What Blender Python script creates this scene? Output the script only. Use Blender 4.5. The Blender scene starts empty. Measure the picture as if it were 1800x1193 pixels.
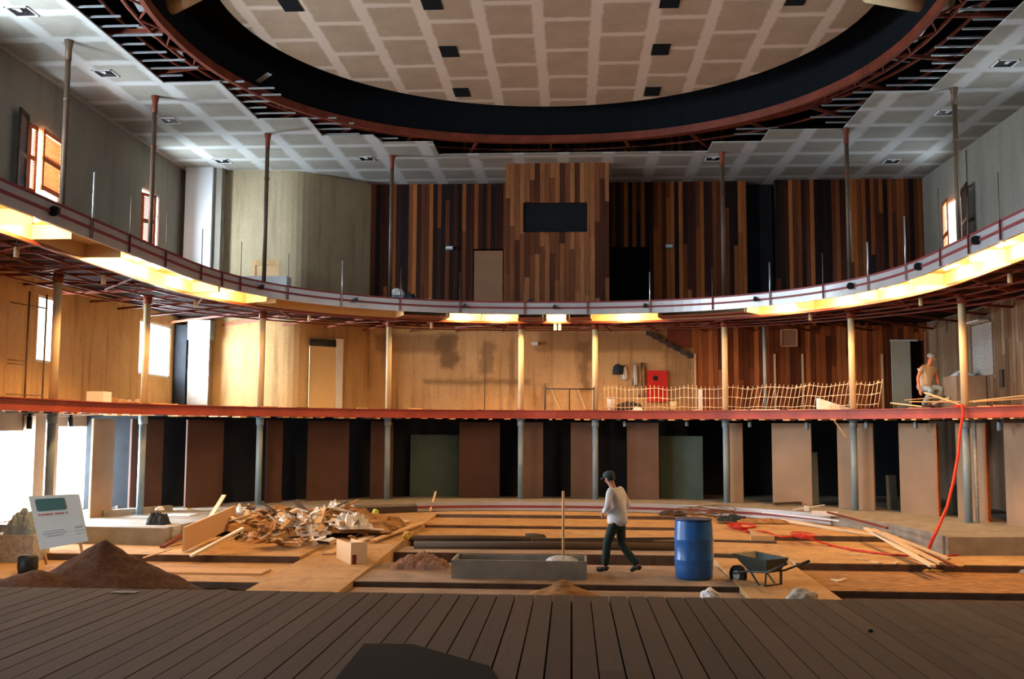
import bpy, bmesh, math, random
from mathutils import Vector, Matrix, noise
random.seed(7)
SC = bpy.context.scene
COL = SC.collection
PI = math.pi
# ------------------------------------------------------------------ camera
F_PX = 1750.0
YAW, PITCH, ROLL = 0.05995, 0.08793, 0.005136
CAM = Vector((0.4796, 0.0, 2.65))
def _basis():
    cy, sy = math.cos(YAW), math.sin(YAW)
    fw = Vector((-sy*math.cos(PITCH), cy*math.cos(PITCH), math.sin(PITCH)))
    rt = Vector((cy, sy, 0)); up = rt.cross(fw)
    r = rt*math.cos(ROLL) + up*math.sin(ROLL)
    return r, r.cross(fw), fw
RT, UP, FW = _basis()
cam_data = bpy.data.cameras.new('camera'); cam = bpy.data.objects.new('camera', cam_data)
COL.objects.link(cam); SC.camera = cam
cam_data.lens = F_PX/1800*36; cam_data.sensor_width = 36; cam_data.clip_end = 200; cam_data.clip_start = 0.05
M = Matrix((RT, UP, -FW)).transposed().to_4x4(); M.translation = CAM
cam.matrix_world = M
# ------------------------------------------------------------------ light and exposure
SC.view_settings.view_transform = 'Standard'; SC.view_settings.look = 'None'
SC.view_settings.exposure = 0.0; SC.view_settings.gamma = 1.0; SC.view_settings.use_curve_mapping = False
SC.cycles.use_denoising = True
SC.cycles.max_bounces = 8; SC.cycles.diffuse_bounces = 5
SC.cycles.sample_clamp_indirect = 6.0
W = bpy.data.worlds.new('overcast_sky'); SC.world = W; W.use_nodes = True
W.node_tree.nodes['Background'].inputs[0].default_value = (0.86, 0.93, 1.0, 1)
W.node_tree.nodes['Background'].inputs[1].default_value = 2.5
DAY = (0.72, 0.86, 1.0)
def area(name, loc, direction, sx, sy, power, color=DAY, spread=180):
    l = bpy.data.lights.new(name, 'AREA'); l.shape = 'RECTANGLE'; l.size = sx; l.size_y = sy
    l.energy = power; l.color = color; l.spread = math.radians(spread)
    o = bpy.data.objects.new(name, l); COL.objects.link(o); o.location = loc
    o.rotation_euler = Vector(direction).to_track_quat('-Z', 'Y').to_euler(); return o
# daylight through the openings of the left wall: (y0, y1, z0, z1, watts)
LEFT_HOLES = [
    (20.45, 21.35, 0.6, 2.52, 650), (21.85, 22.65, 0.6, 2.70, 650), (22.9, 24.5, 0.6, 2.62, 1200),
    (21.75, 22.6, 4.07, 5.60, 300), (27.1, 29.3, 4.07, 5.62, 1100),
    (20.95, 22.45, 7.2, 9.35, 900), (26.9, 28.1, 7.2, 9.35, 700),
    (12.0, 13.6, 0.6, 2.62, 330), (12.0, 14.4, 4.0, 5.6, 160), (12.5, 14.9, 7.3, 9.5, 1250),
    (15.6, 17.6, 7.3, 9.5, 700)]
RIGHT_HOLES = [(28.7, 30.0, 7.2, 9.35, 260), (21.0, 22.4, 7.2, 9.35, 90), (12.5, 14.9, 7.3, 9.5, 170)]
for i, (y0, y1, z0, z1, p) in enumerate(LEFT_HOLES):
    area('daylight', (-12.02, (y0+y1)/2, (z0+z1)/2), (1, 0, -0.001), y1-y0, z1-z0, p)
for i, (y0, y1, z0, z1, p) in enumerate(RIGHT_HOLES):
    area('daylight', (12.02, (y0+y1)/2, (z0+z1)/2), (-1, 0, -0.001), y1-y0, z1-z0, p)
# weak unseen fill light, added behind the camera to lift the stage
area('stage_fill', (-3, -6.9, 4.0), (0, 1, 0.0), 6.0, 4.0, 10, (0.85, 0.9, 1.0))

# ------------------------------------------------------------------ helpers
def ray(px, py): return RT*((px-900)/F_PX) - UP*((py-596.5)/F_PX) + FW
def AZ(px, py, z):
    d = ray(px, py); return CAM + d*((z-CAM.z)/d.z)
def AY(px, py, y):
    d = ray(px, py); return CAM + d*((y-CAM.y)/d.y)
def AX(px, py, x):
    d = ray(px, py); return CAM + d*((x-CAM.x)/d.x)
def tag(o, label=None, cat=None, group=None, kind=None):
    if label: o['label'] = label
    if cat: o['category'] = cat
    if group: o['group'] = group
    if kind: o['kind'] = kind
    return o
def empty(name, loc=(0, 0, 0), rz=0, label=None, cat=None, group=None):
    o = bpy.data.objects.new(name, None); COL.objects.link(o); o.location = loc; o.rotation_euler = (0, 0, rz)
    o.empty_display_size = 0.1
    return tag(o, label, cat, group)
def copy_tree(o, parent=None):
    c = o.copy(); COL.objects.link(c)
    if parent: c.parent = parent
    for ch in o.children: copy_tree(ch, c)
    return c
class MB:
    def __init__(s): s.bm = bmesh.new()
    def box(s, x0, x1, y0, y1, z0, z1, mi=0, mat=None):
        vs = [s.bm.verts.new((x, y, z)) for x in (x0, x1) for y in (y0, y1) for z in (z0, z1)]
        if mat is not None:
            for v in vs: v.co = mat @ v.co
        for f in ((0, 1, 3, 2), (4, 6, 7, 5), (0, 4, 5, 1), (2, 3, 7, 6), (0, 2, 6, 4), (1, 5, 7, 3)):
            fc = s.bm.faces.new([vs[i] for i in f]); fc.material_index = mi
        return vs
    def bar(s, a, b, w, h, mi=0, twist=0):
        a, b = Vector(a), Vector(b); d = b-a; L = d.length
        if L < 1e-6: return
        q = d.to_track_quat('X', 'Z').to_matrix().to_4x4()
        m = Matrix.Translation(a) @ q @ Matrix.Rotation(twist, 4, 'X')
        s.box(0, L, -w/2, w/2, -h/2, h/2, mi, m)
    def tube(s, pts, r, n=8, mi=0, cap=True, rs=None):
        pts = [Vector(p) for p in pts]; rings = []
        for i, p in enumerate(pts):
            d = (pts[min(i+1, len(pts)-1)] - pts[max(i-1, 0)]).normalized()
            u = d.cross(Vector((0, 0, 1)))
            if u.length < .05: u = d.cross(Vector((0, 1, 0)))
            u.normalize(); v = d.cross(u)
            rr = rs[i] if rs else r
            rings.append([s.bm.verts.new(p + (u*math.cos(2*PI*k/n) + v*math.sin(2*PI*k/n))*rr) for k in range(n)])
        for a, b in zip(rings, rings[1:]):
            for k in range(n):
                f = s.bm.faces.new((a[k], a[(k+1) % n], b[(k+1) % n], b[k])); f.material_index = mi; f.smooth = True
        if cap:
            for r_, in ((rings[0],), (rings[-1],)):
                f = s.bm.faces.new(r_); f.material_index = mi
    def lathe(s, prof, n=24, mi=0, c=(0, 0, 0)):
        c = Vector(c); rings = []
        for r, z in prof:
            rings.append([s.bm.verts.new(c + Vector((r*math.cos(2*PI*k/n), r*math.sin(2*PI*k/n), z))) for k in range(n)])
        for a, b in zip(rings, rings[1:]):
            for k in range(n):
                f = s.bm.faces.new((a[k], a[(k+1) % n], b[(k+1) % n], b[k])); f.material_index = mi; f.smooth = True
        for r_ in (rings[0], rings[-1]):
            f = s.bm.faces.new(r_); f.material_index = mi
    def sweep(s, inner, outer, z0, z1, mi=0, closed=False):
        n = len(inner); rows = []
        for (a, b) in zip(inner, outer):
            rows.append([s.bm.verts.new((a[0], a[1], z0)), s.bm.verts.new((b[0], b[1], z0)),
                         s.bm.verts.new((b[0], b[1], z1)), s.bm.verts.new((a[0], a[1], z1))])
        for i in range(n if closed else n-1):
            A, B = rows[i], rows[(i+1) % n]
            for k in range(4):
                f = s.bm.faces.new((A[k], A[(k+1) % 4], B[(k+1) % 4], B[k])); f.material_index = mi
        if not closed:
            s.bm.faces.new(rows[0]).material_index = mi; s.bm.faces.new(rows[-1]).material_index = mi
    def prism(s, poly, z0, z1, mi=0, mat=None):
        a = [s.bm.verts.new((p[0], p[1], z0)) for p in poly]; b = [s.bm.verts.new((p[0], p[1], z1)) for p in poly]
        if mat is not None:
            for v in a+b: v.co = mat @ v.co
        s.bm.faces.new(a).material_index = mi; s.bm.faces.new(b).material_index = mi
        n = len(poly)
        for i in range(n):
            s.bm.faces.new((a[i], a[(i+1) % n], b[(i+1) % n], b[i])).material_index = mi
    def build(s, name, mat, parent=None, smooth=False, loc=None):
        bmesh.ops.recalc_face_normals(s.bm, faces=s.bm.faces[:])
        me = bpy.data.meshes.new(name); s.bm.to_mesh(me); s.bm.free()
        for m in (mat if isinstance(mat, (list, tuple)) else [mat]): me.materials.append(m)
        if smooth:
            for p in me.polygons: p.use_smooth = True
        o = bpy.data.objects.new(name, me); COL.objects.link(o)
        if parent: o.parent = parent
        if loc is not None: o.location = loc
        return o
def bx(name, mat, x0, x1, y0, y1, z0, z1, parent=None, loc=None):
    m = MB(); m.box(x0, x1, y0, y1, z0, z1); return m.build(name, mat, parent, loc=loc)
def struct(o): o['kind'] = 'structure'; return o

# ------------------------------------------------------------------ materials
class NT:
    def __init__(s, name, rough=0.8, metal=0.0, spec=0.3):
        s.m = bpy.data.materials.new(name); s.m.use_nodes = True; s.t = s.m.node_tree
        s.b = s.t.nodes['Principled BSDF']; s.b.inputs['Roughness'].default_value = rough
        s.b.inputs['Metallic'].default_value = metal; s.b.inputs['Specular IOR Level'].default_value = spec
    def n(s, typ, **kw):
        x = s.t.nodes.new(typ)
        for k, v in kw.items():
            if k.startswith('i_'): x.inputs[k[2:]].default_value = v
            else: setattr(x, k, v)
        return x
    def l(s, a, b): s.t.links.new(a, b)
    def pos(s):
        return s.n('ShaderNodeNewGeometry').outputs['Position']
    def math(s, op, a, b=None, c=None):
        x = s.n('ShaderNodeMath', operation=op)
        for i, v in enumerate((a, b, c)):
            if v is None: continue
            if isinstance(v, (int, float)): x.inputs[i].default_value = v
            else: s.l(v, x.inputs[i])
        return x.outputs[0]
    def mapping(s, vec, scale=(1, 1, 1), loc=(0, 0, 0)):
        x = s.n('ShaderNodeMapping'); s.l(vec, x.inputs[0]); x.inputs['Scale'].default_value = scale; x.inputs['Location'].default_value = loc
        return x.outputs[0]
    def noise(s, vec, scale, detail=4, rough=.55):
        x = s.n('ShaderNodeTexNoise'); s.l(vec, x.inputs['Vector']); x.inputs['Scale'].default_value = scale
        x.inputs['Detail'].default_value = detail; x.inputs['Roughness'].default_value = rough
        return x.outputs['Fac']
    def ramp(s, fac, stops, interp='LINEAR'):
        x = s.n('ShaderNodeValToRGB'); s.l(fac, x.inputs[0]); e = x.color_ramp.elements; x.color_ramp.interpolation = interp
        while len(e) < len(stops): e.new(.5)
        for el, (p, c) in zip(e, stops): el.position = p; el.color = (*c, 1)
        return x.outputs[0]
    def mix(s, fac, a, b, mode='MIX'):
        x = s.n('ShaderNodeMix', data_type='RGBA', blend_type=mode)
        for sock, v in ((x.inputs[0], fac), (x.inputs[6], a), (x.inputs[7], b)):
            if isinstance(v, (int, float)): sock.default_value = v
            elif isinstance(v, tuple): sock.default_value = (*v, 1)
            else: s.l(v, sock)
        return x.outputs[2]
    def color(s, c):
        if isinstance(c, tuple): s.b.inputs['Base Color'].default_value = (*c, 1)
        else: s.l(c, s.b.inputs['Base Color'])
        return s
    def bump(s, h, strength=.4, dist=.02):
        x = s.n('ShaderNodeBump'); s.l(h, x.inputs['Height']); x.inputs['Strength'].default_value = strength; x.inputs['Distance'].default_value = dist
        s.l(x.outputs[0], s.b.inputs['Normal']); return s
def plain(name, c, rough=.75, metal=0., var=.25, scale=3., bump=.15, stretch=(1, 1, 1), spec=.3):
    t = NT(name, rough, metal, spec)
    v = t.mapping(t.pos(), stretch)
    nz = t.noise(v, scale)
    a = tuple(x*(1-var) for x in c); b = tuple(min(1, x*(1+var)) for x in c)
    t.color(t.ramp(nz, [(.3, a), (.7, b)]))
    if bump: t.bump(t.noise(v, scale*8, 3), bump, .01)
    return t.m
def wood_wall(name, stops, w=.17, axis='X', seglen=2.3, grain=1.0):
    t = NT(name, .65, 0, .08); p = t.pos()
    sx = t.n('ShaderNodeSeparateXYZ'); t.l(p, sx.inputs[0])
    h = t.math('ADD', sx.outputs['X'], t.math('MULTIPLY', sx.outputs['Y'], 0.77)) if axis == 'X' else sx.outputs['Y']
    ci = t.math('FLOOR', t.math('DIVIDE', h, w))
    wn = t.n('ShaderNodeTexWhiteNoise', noise_dimensions='1D'); t.l(ci, wn.inputs['W'])
    zz = t.math('FLOOR', t.math('ADD', t.math('DIVIDE', sx.outputs['Z'], seglen), t.math('MULTIPLY', wn.outputs[0], 7.3)))
    cv = t.n('ShaderNodeCombineXYZ'); t.l(ci, cv.inputs[0]); t.l(zz, cv.inputs[1])
    wn2 = t.n('ShaderNodeTexWhiteNoise', noise_dimensions='3D'); t.l(cv.outputs[0], wn2.inputs['Vector'])
    big = t.noise(t.mapping(p, (1.1, 1.1, .06)), 1.0, 2)
    f = t.math('ADD', t.math('MULTIPLY', wn2.outputs[0], .62), t.math('MULTIPLY', t.math('SUBTRACT', big, .28), .85))
    c = t.ramp(f, stops)
    g = t.noise(t.mapping(p, (22, 22, .8)), 2.0, 5, .6)
    c = t.mix(.55*grain, c, t.ramp(g, [(.3, (.35, .3, .28)), (.65, (1.25, 1.2, 1.15))]), 'MULTIPLY')
    fr = t.math('FRACT', t.math('DIVIDE', h, w))
    gap = t.math('LESS_THAN', fr, .06)
    c = t.mix(gap, c, (.012, .008, .006))
    t.color(c); t.bump(t.math('ADD', t.math('MULTIPLY', fr, .3), g), .25, .01)
    return t.m
def plaster_ceiling(name, board, joint, wx, wy, x0, y0, jx=.13, jy=.10, tilt=0.5, soft=.035):
    t = NT(name, .9, 0, .15); p = t.pos()
    sx = t.n('ShaderNodeSeparateXYZ'); t.l(p, sx.inputs[0])
    wob = t.math('MULTIPLY', t.math('SUBTRACT', t.noise(t.mapping(p, (1, 1, 1)), 3.5, 3), .5), .11)
    X = t.math('DIVIDE', t.math('ADD', t.math('SUBTRACT', sx.outputs['X'], x0), wob), wx)
    ci = t.math('FLOOR', X)
    off = t.math('MULTIPLY', t.math('FRACT', t.math('MULTIPLY', ci, .5)), 1.0) if tilt else 0.0
    Y = t.math('ADD', t.math('DIVIDE', t.math('ADD', t.math('SUBTRACT', sx.outputs['Y'], y0), wob), wy), off)
    def dist(v, w):
        fr = t.math('FRACT', v); d = t.math('MINIMUM', fr, t.math('SUBTRACT', 1.0, fr)); return t.math('MULTIPLY', d, w)
    dx, dy = dist(X, wx), dist(Y, wy)
    def band(d, hw):
        mr = t.n('ShaderNodeMapRange', interpolation_type='SMOOTHSTEP'); t.l(d, mr.inputs[0])
        mr.inputs[1].default_value = hw-soft; mr.inputs[2].default_value = hw+soft; mr.inputs[3].default_value = 1; mr.inputs[4].default_value = 0
        return mr.outputs[0]
    b = t.math('MAXIMUM', band(dx, jx), band(dy, jy))
    pt = t.noise(p, 1.4, 4, .6)
    bc = t.mix(t.ramp(pt, [(.35, (0, 0, 0)), (.7, (1, 1, 1))]), board, tuple(v*.84 for v in board))
    jc = t.mix(pt, joint, tuple(v*.9 for v in joint))
    c = t.mix(t.math('MULTIPLY', b, .92), bc, jc)
    # screw dabs in rows
    sxf = dist(t.math('DIVIDE', sx.outputs['X'], .4), .4); syf = dist(t.math('DIVIDE', sx.outputs['Y'], .58), .58)
    dab = t.math('MULTIPLY', t.math('LESS_THAN', sxf, .035), t.math('LESS_THAN', syf, .018))
    c = t.mix(t.math('MULTIPLY', dab, .25), c, joint)
    t.color(c); t.bump(b, .06, .004)
    return t.m
def stained(name, base, stain, light, rough=.9, marks=()):
    t = NT(name, rough, 0, .15); p = t.pos()
    a = t.noise(t.mapping(p, (.9, .9, .35)), 1.0, 5, .6)
    s2 = t.noise(t.mapping(p, (3.2, 3.2, .25)), 1.0, 4, .6)
    fine = t.noise(p, 14, 4)
    c = t.mix(t.ramp(a, [(.38, (0, 0, 0)), (.62, (1, 1, 1))]), base, light)
    c = t.mix(t.ramp(s2, [(.52, (0, 0, 0)), (.72, (.75, .75, .75))]), c, stain)
    c = t.mix(.25, c, t.ramp(fine, [(.3, (.55, .55, .55)), (.7, (1.1, 1.1, 1.1))]), 'MULTIPLY')
    sx = t.n('ShaderNodeSeparateXYZ'); t.l(p, sx.inputs[0]); wob = t.math('MULTIPLY', t.math('SUBTRACT', t.noise(p, 2.2, 4), .5), .7)
    for cx, cz, hw, hh, k in marks:
        ax = t.math('SUBTRACT', t.math('ABSOLUTE', t.math('SUBTRACT', t.math('ADD', sx.outputs['X'], wob), cx)), hw)
        az = t.math('SUBTRACT', t.math('ABSOLUTE', t.math('SUBTRACT', t.math('ADD', sx.outputs['Z'], t.math('MULTIPLY', wob, .3)), cz)), hh)
        mr = t.n('ShaderNodeMapRange', interpolation_type='SMOOTHSTEP'); t.l(t.math('MAXIMUM', ax, az), mr.inputs[0])
        mr.inputs[1].default_value = -.10; mr.inputs[2].default_value = .12; mr.inputs[3].default_value = k; mr.inputs[4].default_value = 0
        c = t.mix(mr.outputs[0], c, stain)
    t.color(c); t.bump(fine, .2, .01); return t.m
def boards(name, stops, rough=.8, per_island=True, grain=(1.2, 14, 14), bumpk=.25):
    t = NT(name, rough, 0, .25); p = t.pos()
    geo = t.n('ShaderNodeNewGeometry')
    r = geo.outputs['Random Per Island']
    g = t.noise(t.mapping(p, grain), 2.0, 5, .6)
    f = t.math('ADD', t.math('MULTIPLY', r, .6), t.math('MULTIPLY', g, .5)) if per_island else g
    c = t.ramp(f, stops); t.color(c); t.bump(g, bumpk, .008); return t.m

WST = [(0, (.010, .007, .007)), (.30, (.020, .010, .009)), (.45, (.07, .022, .012)), (.6, (.17, .05, .017)), (.75, (.34, .11, .03)), (1, (.50, .18, .05))]
M_wood = wood_wall('plank_panelling', WST, w=.135, seglen=11)
M_wood_low = wood_wall('plank_panelling_red', [(0, (.05, .015, .008)), (.35, (.16, .045, .015)), (.6, (.34, .10, .028)), (1, (.55, .20, .06))], w=.16, seglen=11)
M_wood_side = wood_wall('plank_panelling_light', [(0, (.10, .06, .035)), (.5, (.25, .16, .09)), (1, (.45, .32, .2))], w=.2, axis='Y')
M_booth = wood_wall('booth_planks', [(0, (.03, .012, .008)), (.3, (.08, .028, .014)), (.5, (.18, .065, .027)), (.75, (.32, .13, .05)), (1, (.42, .19, .08))], w=.15)
M_ceil = plaster_ceiling('plasterboard_ceiling', (.36, .34, .285), (.60, .61, .58), 1.32, 1.33, -9.0, 22.05, jx=.17, jy=.14, tilt=0, soft=.07)
M_disc = plaster_ceiling('plasterboard_disc', (.37, .28, .19), (.58, .49, .385), 1.22, 1.73, -.22, 20.41, jx=.125, jy=.10)
M_beige = stained('beige_plaster', (.42, .33, .20), (.27, .20, .12), (.48, .39, .25))
M_backwall = stained('stained_shaded_back_wall', (.50, .29, .115), (.16, .085, .04), (.60, .38, .17), marks=[(-2.6, 4.1, 1.7, .07, .7), (-3.5, 5.1, .28, .55, .8), (-2.2, 4.9, .2, .5, .55), (.9, 4.6, .16, .8, .6), (1.4, 5.4, 2.0, .3, .5), (-4.6, 5.35, 1.2, .3, .6), (3.9, 4.2, .35, 1.4, .45), (-.4, 3.6, .15, .4, .4)])  # marks: stains and drips; the wide top ones paint in the shadow there
M_grey = stained('grey_plaster', (.29, .265, .215), (.23, .21, .17), (.33, .30, .24))
M_lowwall = stained('stained_ply_wall', (.50, .31, .13), (.19, .105, .05), (.60, .40, .19))
M_pier_shaded = plain('pier_board_shaded', (.072, .036, .026), .9, var=.15, scale=1.2, bump=.1)  # shade on the left piers put into a darker board colour
M_pier_half_shaded = plain('pier_board_half_shaded', (.14, .08, .052), .9, var=.15, scale=1.2, bump=.1)  # half shade on the middle piers put into the board colour
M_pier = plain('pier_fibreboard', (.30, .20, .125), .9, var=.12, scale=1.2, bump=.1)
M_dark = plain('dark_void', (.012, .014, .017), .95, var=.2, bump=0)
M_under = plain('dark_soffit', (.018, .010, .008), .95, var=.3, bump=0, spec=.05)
M_black = plain('black_drum', (.006, .008, .010), .9, var=.1, bump=0, spec=.1)
M_red = plain('red_oxide_steel', (.17, .035, .015), .55, var=.3, scale=2)
M_rededge = plain('red_beam_paint', (.30, .055, .035), .5, var=.25, scale=1.5)
M_rail = plain('maroon_strip', (.20, .035, .035), .5, var=.15, scale=2)
M_fascia = plain('grey_sheet_metal', (.46, .46, .46), .35, .35, var=.12, scale=1.2, bump=.05)
M_cove = boards('cove_plywood', [(.2, (.50, .32, .13)), (.5, (.66, .46, .22)), (.9, (.76, .58, .32))], .7)
M_cream = plain('cream_paint', (.62, .50, .30), .45, var=.08)
M_pipe = plain('raw_brown_pipe', (.13, .085, .055), .5, .3, var=.25, scale=2)
M_bluegrey = plain('grey_blue_paint', (.22, .29, .32), .45, var=.1)
M_concrete = plain('concrete', (.27, .25, .21), .95, var=.22, scale=2.5, bump=.4)
M_conc_lt = plain('pebbled_concrete', (.42, .40, .35), .95, var=.3, scale=18, bump=.6)
M_slab = stained('dusty_slab', (.48, .29, .13), (.30, .17, .08), (.56, .36, .17))
M_tread = plain('dusty_grey_slab', (.30, .215, .145), .95, var=.3, scale=1.6, bump=.4)
M_osb = plain('earth_fill', (.34, .18, .07), .95, var=.45, scale=5, bump=.7, stretch=(1, 2.5, 1))
M_riser = plain('riser_dark', (.10, .065, .045), .95, var=.3, scale=4)
M_stage = boards('stage_planks', [(.1, (.062, .040, .029)), (.5, (.095, .061, .043)), (1, (.135, .088, .062))], .85, grain=(12, .7, 1), bumpk=.3)
M_lumber = boards('raw_lumber', [(.1, (.40, .20, .08)), (.5, (.58, .34, .15)), (1, (.72, .50, .27))], .75)
M_paledoor = plain('pale_green_panel', (.50, .50, .38), .7, var=.06)
M_plainwood = plain('pale_ply', (.42, .30, .19), .7, var=.12)
M_lumber_lt = boards('pale_lumber', [(.1, (.60, .42, .24)), (1, (.82, .66, .44))], .75)
M_oldwood = boards('old_dark_timber', [(.1, (.03, .025, .022)), (1, (.10, .075, .055))], .9)
M_white = plain('white_paint', (.75, .76, .76), .6, var=.04)
M_plastic = plain('white_plastic_sheet', (.70, .66, .58), .45, var=.15, scale=4)
M_cloth = plain('brown_sheet', (.33, .19, .13), .9, var=.25, scale=5)
M_blue = plain('blue_drum_plastic', (.015, .11, .36), .35, var=.18, scale=3, spec=.5)
M_bluedk = plain('navy_lid', (.02, .05, .14), .5)
M_sign = plain('sign_white', (.42, .46, .45), .5, var=.04)
M_teal = plain('sign_teal', (.02, .085, .08), .5, var=.1)
M_signred = plain('sign_red_ink', (.35, .10, .09), .6)
M_signgrey = plain('sign_grey_ink', (.27, .30, .30), .6)
M_cabinet = plain('signal_red', (.62, .02, .018), .4, var=.06)
M_blk = plain('black_plastic', (.012, .014, .016), .5, var=.1)
M_darkcloth = plain('dark_cloth', (.02, .028, .035), .9, var=.3, scale=8)
M_whitecloth = plain('white_cloth', (.68, .66, .64), .9, var=.1, scale=6)
M_browncloth = plain('tan_cloth', (.36, .19, .08), .9, var=.3, scale=6)
M_soil = plain('brown_sand', (.075, .038, .024), .98, var=.4, scale=14, bump=.9)
M_cement = plain('cement_powder', (.55, .56, .55), .95, var=.1, scale=9, bump=.5)
M_steel = plain('galvanised_steel', (.60, .64, .66), .3, .7, var=.12)
M_duct = plain('foil_duct', (.34, .31, .27), .3, .8, var=.2, scale=6, bump=.8)
M_wire = plain('cream_wire', (.72, .56, .38), .5, var=.05)
M_hose = plain('red_hose', (.60, .035, .02), .4, var=.05)
def backlit(name, c, k):
    m = plain(name, c, .55, var=.2, stretch=(1, 1, 6)); t = m.node_tree; b = t.nodes['Principled BSDF']; o = t.nodes['Material Output']
    tr = t.nodes.new('ShaderNodeBsdfTranslucent'); tr.inputs[0].default_value = (*c, 1); mx = t.nodes.new('ShaderNodeMixShader'); mx.inputs[0].default_value = k
    t.links.new(b.outputs[0], mx.inputs[1]); t.links.new(tr.outputs[0], mx.inputs[2]); t.links.new(mx.outputs[0], o.inputs[0]); return m
M_orange = backlit('shutter_wood', (.46, .14, .035), .12)
M_shdark = plain('shutter_dark', (.06, .028, .018), .6, var=.2)
M_door = plain('plywood_door', (.30, .15, .075), .7, var=.12, scale=1.5)
M_tealdoor = plain('green_grey_door', (.055, .085, .072), .8, var=.12, scale=2)
M_brass = plain('scaffold_rust', (.20, .13, .07), .6, .3)
M_barrow = plain('barrow_green_steel', (.07, .085, .075), .5, .4, var=.3, scale=4)
M_rubber = plain('rubber', (.02, .02, .02), .85)
M_skin = plain('skin', (.42, .20, .13), .6, var=.08, bump=0)
M_skin2 = plain('tanned_skin', (.48, .17, .09), .6, var=.08, bump=0)
M_shirt = plain('off_white_shirt', (.62, .63, .64), .9, var=.1, scale=5)
M_trouser = plain('dark_green_trousers', (.018, .032, .028), .9, var=.3, scale=6)
M_cap = plain('dark_cap', (.035, .055, .06), .85, var=.2)
M_tshirt = plain('taupe_tshirt', (.36, .31, .26), .9, var=.1, scale=5)
M_jeans = plain('faded_jeans', (.18, .25, .32), .9, var=.2, scale=8)
M_capgrey = plain('grey_cap', (.24, .24, .22), .85, var=.1)
M_ball = plain('yellow_green_ball', (.50, .52, .10), .8)
M_yellow = plain('yellow_plastic', (.65, .42, .08), .6)
def emit(name, c, s):
    m = bpy.data.materials.new(name); m.use_nodes = True; b = m.node_tree.nodes['Principled BSDF']
    b.inputs['Base Color'].default_value = (*c, 1); b.inputs['Emission Color'].default_value = (*c, 1); b.inputs['Emission Strength'].default_value = s
    return m
M_lamp = emit('lamp_glow', (1, .72, .42), 1.6)
def glass():
    t = NT('booth_glass', .15, 0, .15); t.color((.01, .014, .017)); return t.m
M_glass = glass()
WARM = (1.0, .55, .21)
def lamp(name, loc, power, r=.08, color=WARM, parent=None):
    l = bpy.data.lights.new(name, 'POINT'); l.energy = power; l.color = color; l.shadow_soft_size = r
    o = bpy.data.objects.new(name, l); COL.objects.link(o); o.location = loc
    if parent: o.parent = parent
    return o

# ------------------------------------------------------------------ plan curves
ZR = .57          # ring floor
ZS = 1.15         # stage
ZL0, ZL1 = 2.90, 3.15   # lower balcony
ZU0, ZU1 = 5.98, 6.13   # upper balcony
ZC = 10.59; ZD = 11.25
XW = 11.6; YB = 31.9
def colr(th, off=0):
    a = abs(th)
    if a <= 90:
        R = 9.92 + .43*max(0, math.sin(math.radians(2*a))) + off
        return Vector((R*math.sin(math.radians(th)), 19.3+R*math.cos(math.radians(th)), 0))
    s = 1 if th > 0 else -1
    return Vector((s*(9.92+off), 19.3-(a-90)*.17, 0))
def fas0(a):
    s = 1 if a >= 0 else -1; A = abs(a); e = 2/2.3
    if A <= 90: return Vector((s*7.75*math.sin(math.radians(A))**e, 20.05+7.85*max(0, math.cos(math.radians(A)))**e, 0))
    return Vector((s*7.75, 20.05-(A-90)*.1, 0))
def fas(a, off=0):
    p = fas0(a); d = (fas0(a+.7)-fas0(a-.7)).normalized(); n = Vector((-d.y, d.x, 0))   # outward
    return p + n*off
def find_fas(px, z, off=0, rng=(-160, 160)):
    """parameter of the fascia curve whose point at height z is seen at image column px"""
    best = None
    a = rng[0]
    while a <= rng[1]:
        p = fas(a, off); d = Vector((p.x, p.y, z)) - CAM
        u = 900 + F_PX*d.dot(RT)/d.dot(FW); e = abs(u-px)
        if best is None or e < best[0]: best = (e, a)
        a += .5
    return best[1]
def find_col(px, z, off=0, rng=(-125, 125)):
    best = None; a = rng[0]
    while a <= rng[1]:
        p = colr(a, off); d = Vector((p.x, p.y, z)) - CAM
        u = 900 + F_PX*d.dot(RT)/d.dot(FW); e = abs(u-px)
        if best is None or e < best[0]: best = (e, a)
        a += .5
    return best[1]
def frange(a, b, n): return [a+(b-a)*i/(n-1) for i in range(n)]

# ------------------------------------------------------------------ room shell
def wall_holes(name, mat, plane, c0, c1, lo, hi, z0, z1, holes):
    """wall with rectangular holes; plane 'x' runs along y, plane 'y' runs along x; c0..c1 is its thickness"""
    us = sorted({lo, hi, *[v for h in holes for v in h[:2]]}); zs = sorted({z0, z1, *[v for h in holes for v in h[2:4]]})
    us = [u for u in us if lo <= u <= hi]; zs = [z for z in zs if z0 <= z <= z1]
    m = MB()
    for i in range(len(us)-1):
        runs = []
        for j in range(len(zs)-1):
            uc, zc = (us[i]+us[i+1])/2, (zs[j]+zs[j+1])/2
            if any(h[0] < uc < h[1] and h[2] < zc < h[3] for h in holes): continue
            if runs and abs(runs[-1][1]-zs[j]) < 1e-6: runs[-1][1] = zs[j+1]
            else: runs.append([zs[j], zs[j+1]])
        for a, b in runs:
            if plane == 'x': m.box(c0, c1, us[i], us[i+1], a, b)
            else: m.box(us[i], us[i+1], c0, c1, a, b)
    return struct(m.build(name, mat))
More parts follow.
